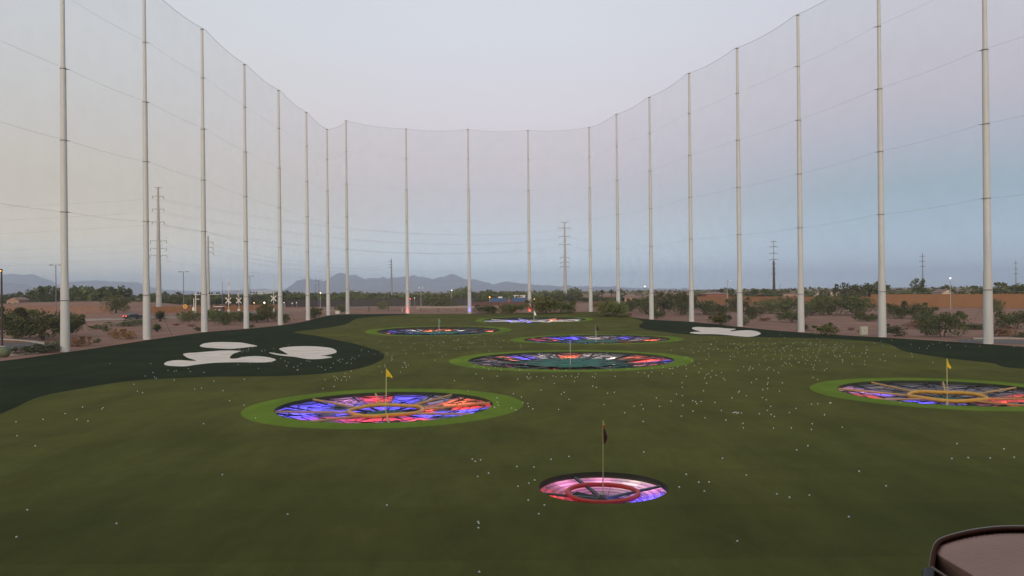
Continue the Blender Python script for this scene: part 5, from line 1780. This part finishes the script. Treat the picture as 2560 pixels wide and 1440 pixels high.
half = [(2316, 1470), (2321, 1420), (2324, 1395), (2328, 1375), (2334, 1360), (2344, 1348), (2360, 1340), (2390, 1331), (2425, 1323), (2465, 1317), (2505, 1313.5), (2545, 1313)]
outl = [(2310, 1640)] + half + [(2545 * 2 - x_, y_) for x_, y_ in reversed(half[:-1])] + [(2545 * 2 - 2310, 1640)]
outl = catmull(outl, 3, closed=False)


def shrink(poly, k):
    c = (2545, 1500); res = []
    n_ = len(poly)
    for i, (x_, y_) in enumerate(poly):
        a = Vector(poly[max(i - 1, 0)]); b_ = Vector(poly[min(i + 1, n_ - 1)])
        t = (b_ - a).normalized(); nn = Vector((-t.y, t.x))
        if nn.dot(Vector((c[0] - x_, c[1] - y_))) < 0: nn = -nn
        res.append((x_ + nn.x * k, y_ + nn.y * k))
    return res


root = empty('bar_stool', (wp(2545, 1500).x, D_, 4.65), 0, 'bar stool back with a beige pad and dark brown rim in the lower right corner', 'stool')
org = Vector(root.location)


def loft(loops, name, mt, smooth=True, capi=True):
    """loops: list of (poly, dy)"""
    b = MB(); n_ = len(loops[0][0])
    for poly, dy in loops:
        for (x_, y_) in poly:
            b.v.append(tuple(wp(x_, y_, dy) - org))
    for l in range(len(loops) - 1):
        for i in range(n_ - 1):
            b.f.append((l * n_ + i, l * n_ + i + 1, (l + 1) * n_ + i + 1, (l + 1) * n_ + i))
        b.f.append((l * n_ + n_ - 1, l * n_, (l + 1) * n_, (l + 1) * n_ + n_ - 1))
    if capi: b.f.append(tuple((len(loops) - 1) * n_ + i for i in range(n_)))
    return b.build(name, mt, root, smooth=smooth)


M_SHELL = mat('brown_shell', (.13, .045, .022), .7, spec=.1)
M_EDGE = mat('pale_edge', (.22, .16, .10), .4)  # paler brown than the shell, for edge trim and piping
M_PAD = mat('beige_pad', (.72, .40, .28), .6, noise_amt=.08, nscale=6, bump=.1, bscale=120)
loft([(outl, .09), (outl, .0), (shrink(outl, 2.4), -.006)], 'edge_trim', M_EDGE, capi=False)
loft([(shrink(outl, 2.4), -.004), (shrink(outl, 5), -.009), (shrink(outl, 13), -.006), (shrink(outl, 16), .016)], 'shell', M_SHELL, capi=False)
loft([(outl, .0895), (shrink(outl, 4), .10)], 'back_shell', M_SHELL)
# pad with a fold: upper face towards the viewer, lower face turned down
pad = shrink(outl, 11)


def padz(x_, y_):
    # fold line from (2331,1378) to (2445,1450)
    f = (y_ - 1378) - (x_ - 2331) * .60
    return f


b = MB()
xs_ = np.linspace(2320, 2770, 190); ys_ = np.linspace(1318, 1560, 110)
idx = {}
for i, x_ in enumerate(xs_):
    for j, y_ in enumerate(ys_):
        if inside((x_, y_), pad):
            f = padz(x_, y_) if x_ < 2545 else padz(2 * 2545 - x_, y_)
            dmin = min(math.hypot(x_ - q[0], y_ - q[1]) for q in pad)
            puff = -.030 * (1 - math.exp(-dmin / 12.0))
            dy = .022 + puff + (max(0, f) * .0016)
            idx[(i, j)] = len(b.v); b.v.append(tuple(wp(x_, y_, dy) - org))
for i in range(len(xs_) - 1):
    for j in range(len(ys_) - 1):
        k = [(i, j), (i + 1, j), (i + 1, j + 1), (i, j + 1)]
        if all(q in idx for q in k): b.f.append(tuple(idx[q] for q in k))
b.build('pad', M_PAD, root, smooth=True)
b = MB().tube([tuple(wp(2329, 1419, -.02) - org), tuple(wp(2370, 1446, -.03) - org), tuple(wp(2420, 1482, -.05) - org)], .004, 8)
b.build('piping', M_EDGE, root, smooth=True)
b = MB().tube([tuple(wp(2322, 1432, -.01) - org), tuple(wp(2318, 1500, -.02) - org), tuple(wp(2316, 1600, -.02) - org)], .014, 10)
b.build('arm_bracket', M_BLACK, root, smooth=True)
MB().box(0, -.22, .62, .42, .42, .07).build('seat', M_PAD, root)
for sx_ in (-.17, .17):
    for sy_ in (-.38, -.04):
        MB().tube([(sx_, sy_, .6), (sx_ * 1.25, sy_, 0)], .014, 8).build('leg', M_BLACK, root)
for sx_ in (-.15, .15):
    MB().tube([(sx_, -.02, .6), (sx_, .05, .85)], .014, 8).build('back_support', M_BLACK, root)

# ------------------------------------------------------------------ haze
hz_o = MB().box(0, 5650, 146, 33000, 17500, 300).build('haze', None)
mh = bpy.data.materials.new('haze_air'); mh.use_nodes = True
n = mh.node_tree; n.nodes.clear()
o_ = n.nodes.new('ShaderNodeOutputMaterial'); pv = n.nodes.new('ShaderNodeVolumePrincipled')
pv.inputs['Color'].default_value = (.70, .85, 1.0, 1)
pv.inputs['Density'].default_value = 1.25e-4
pv.inputs['Anisotropy'].default_value = 0.7
n.links.new(pv.outputs[0], o_.inputs['Volume'])
hz_o.data.materials.append(mh)
tag(hz_o, 'thin blue evening haze in front of the mountains', 'haze', kind='stuff')
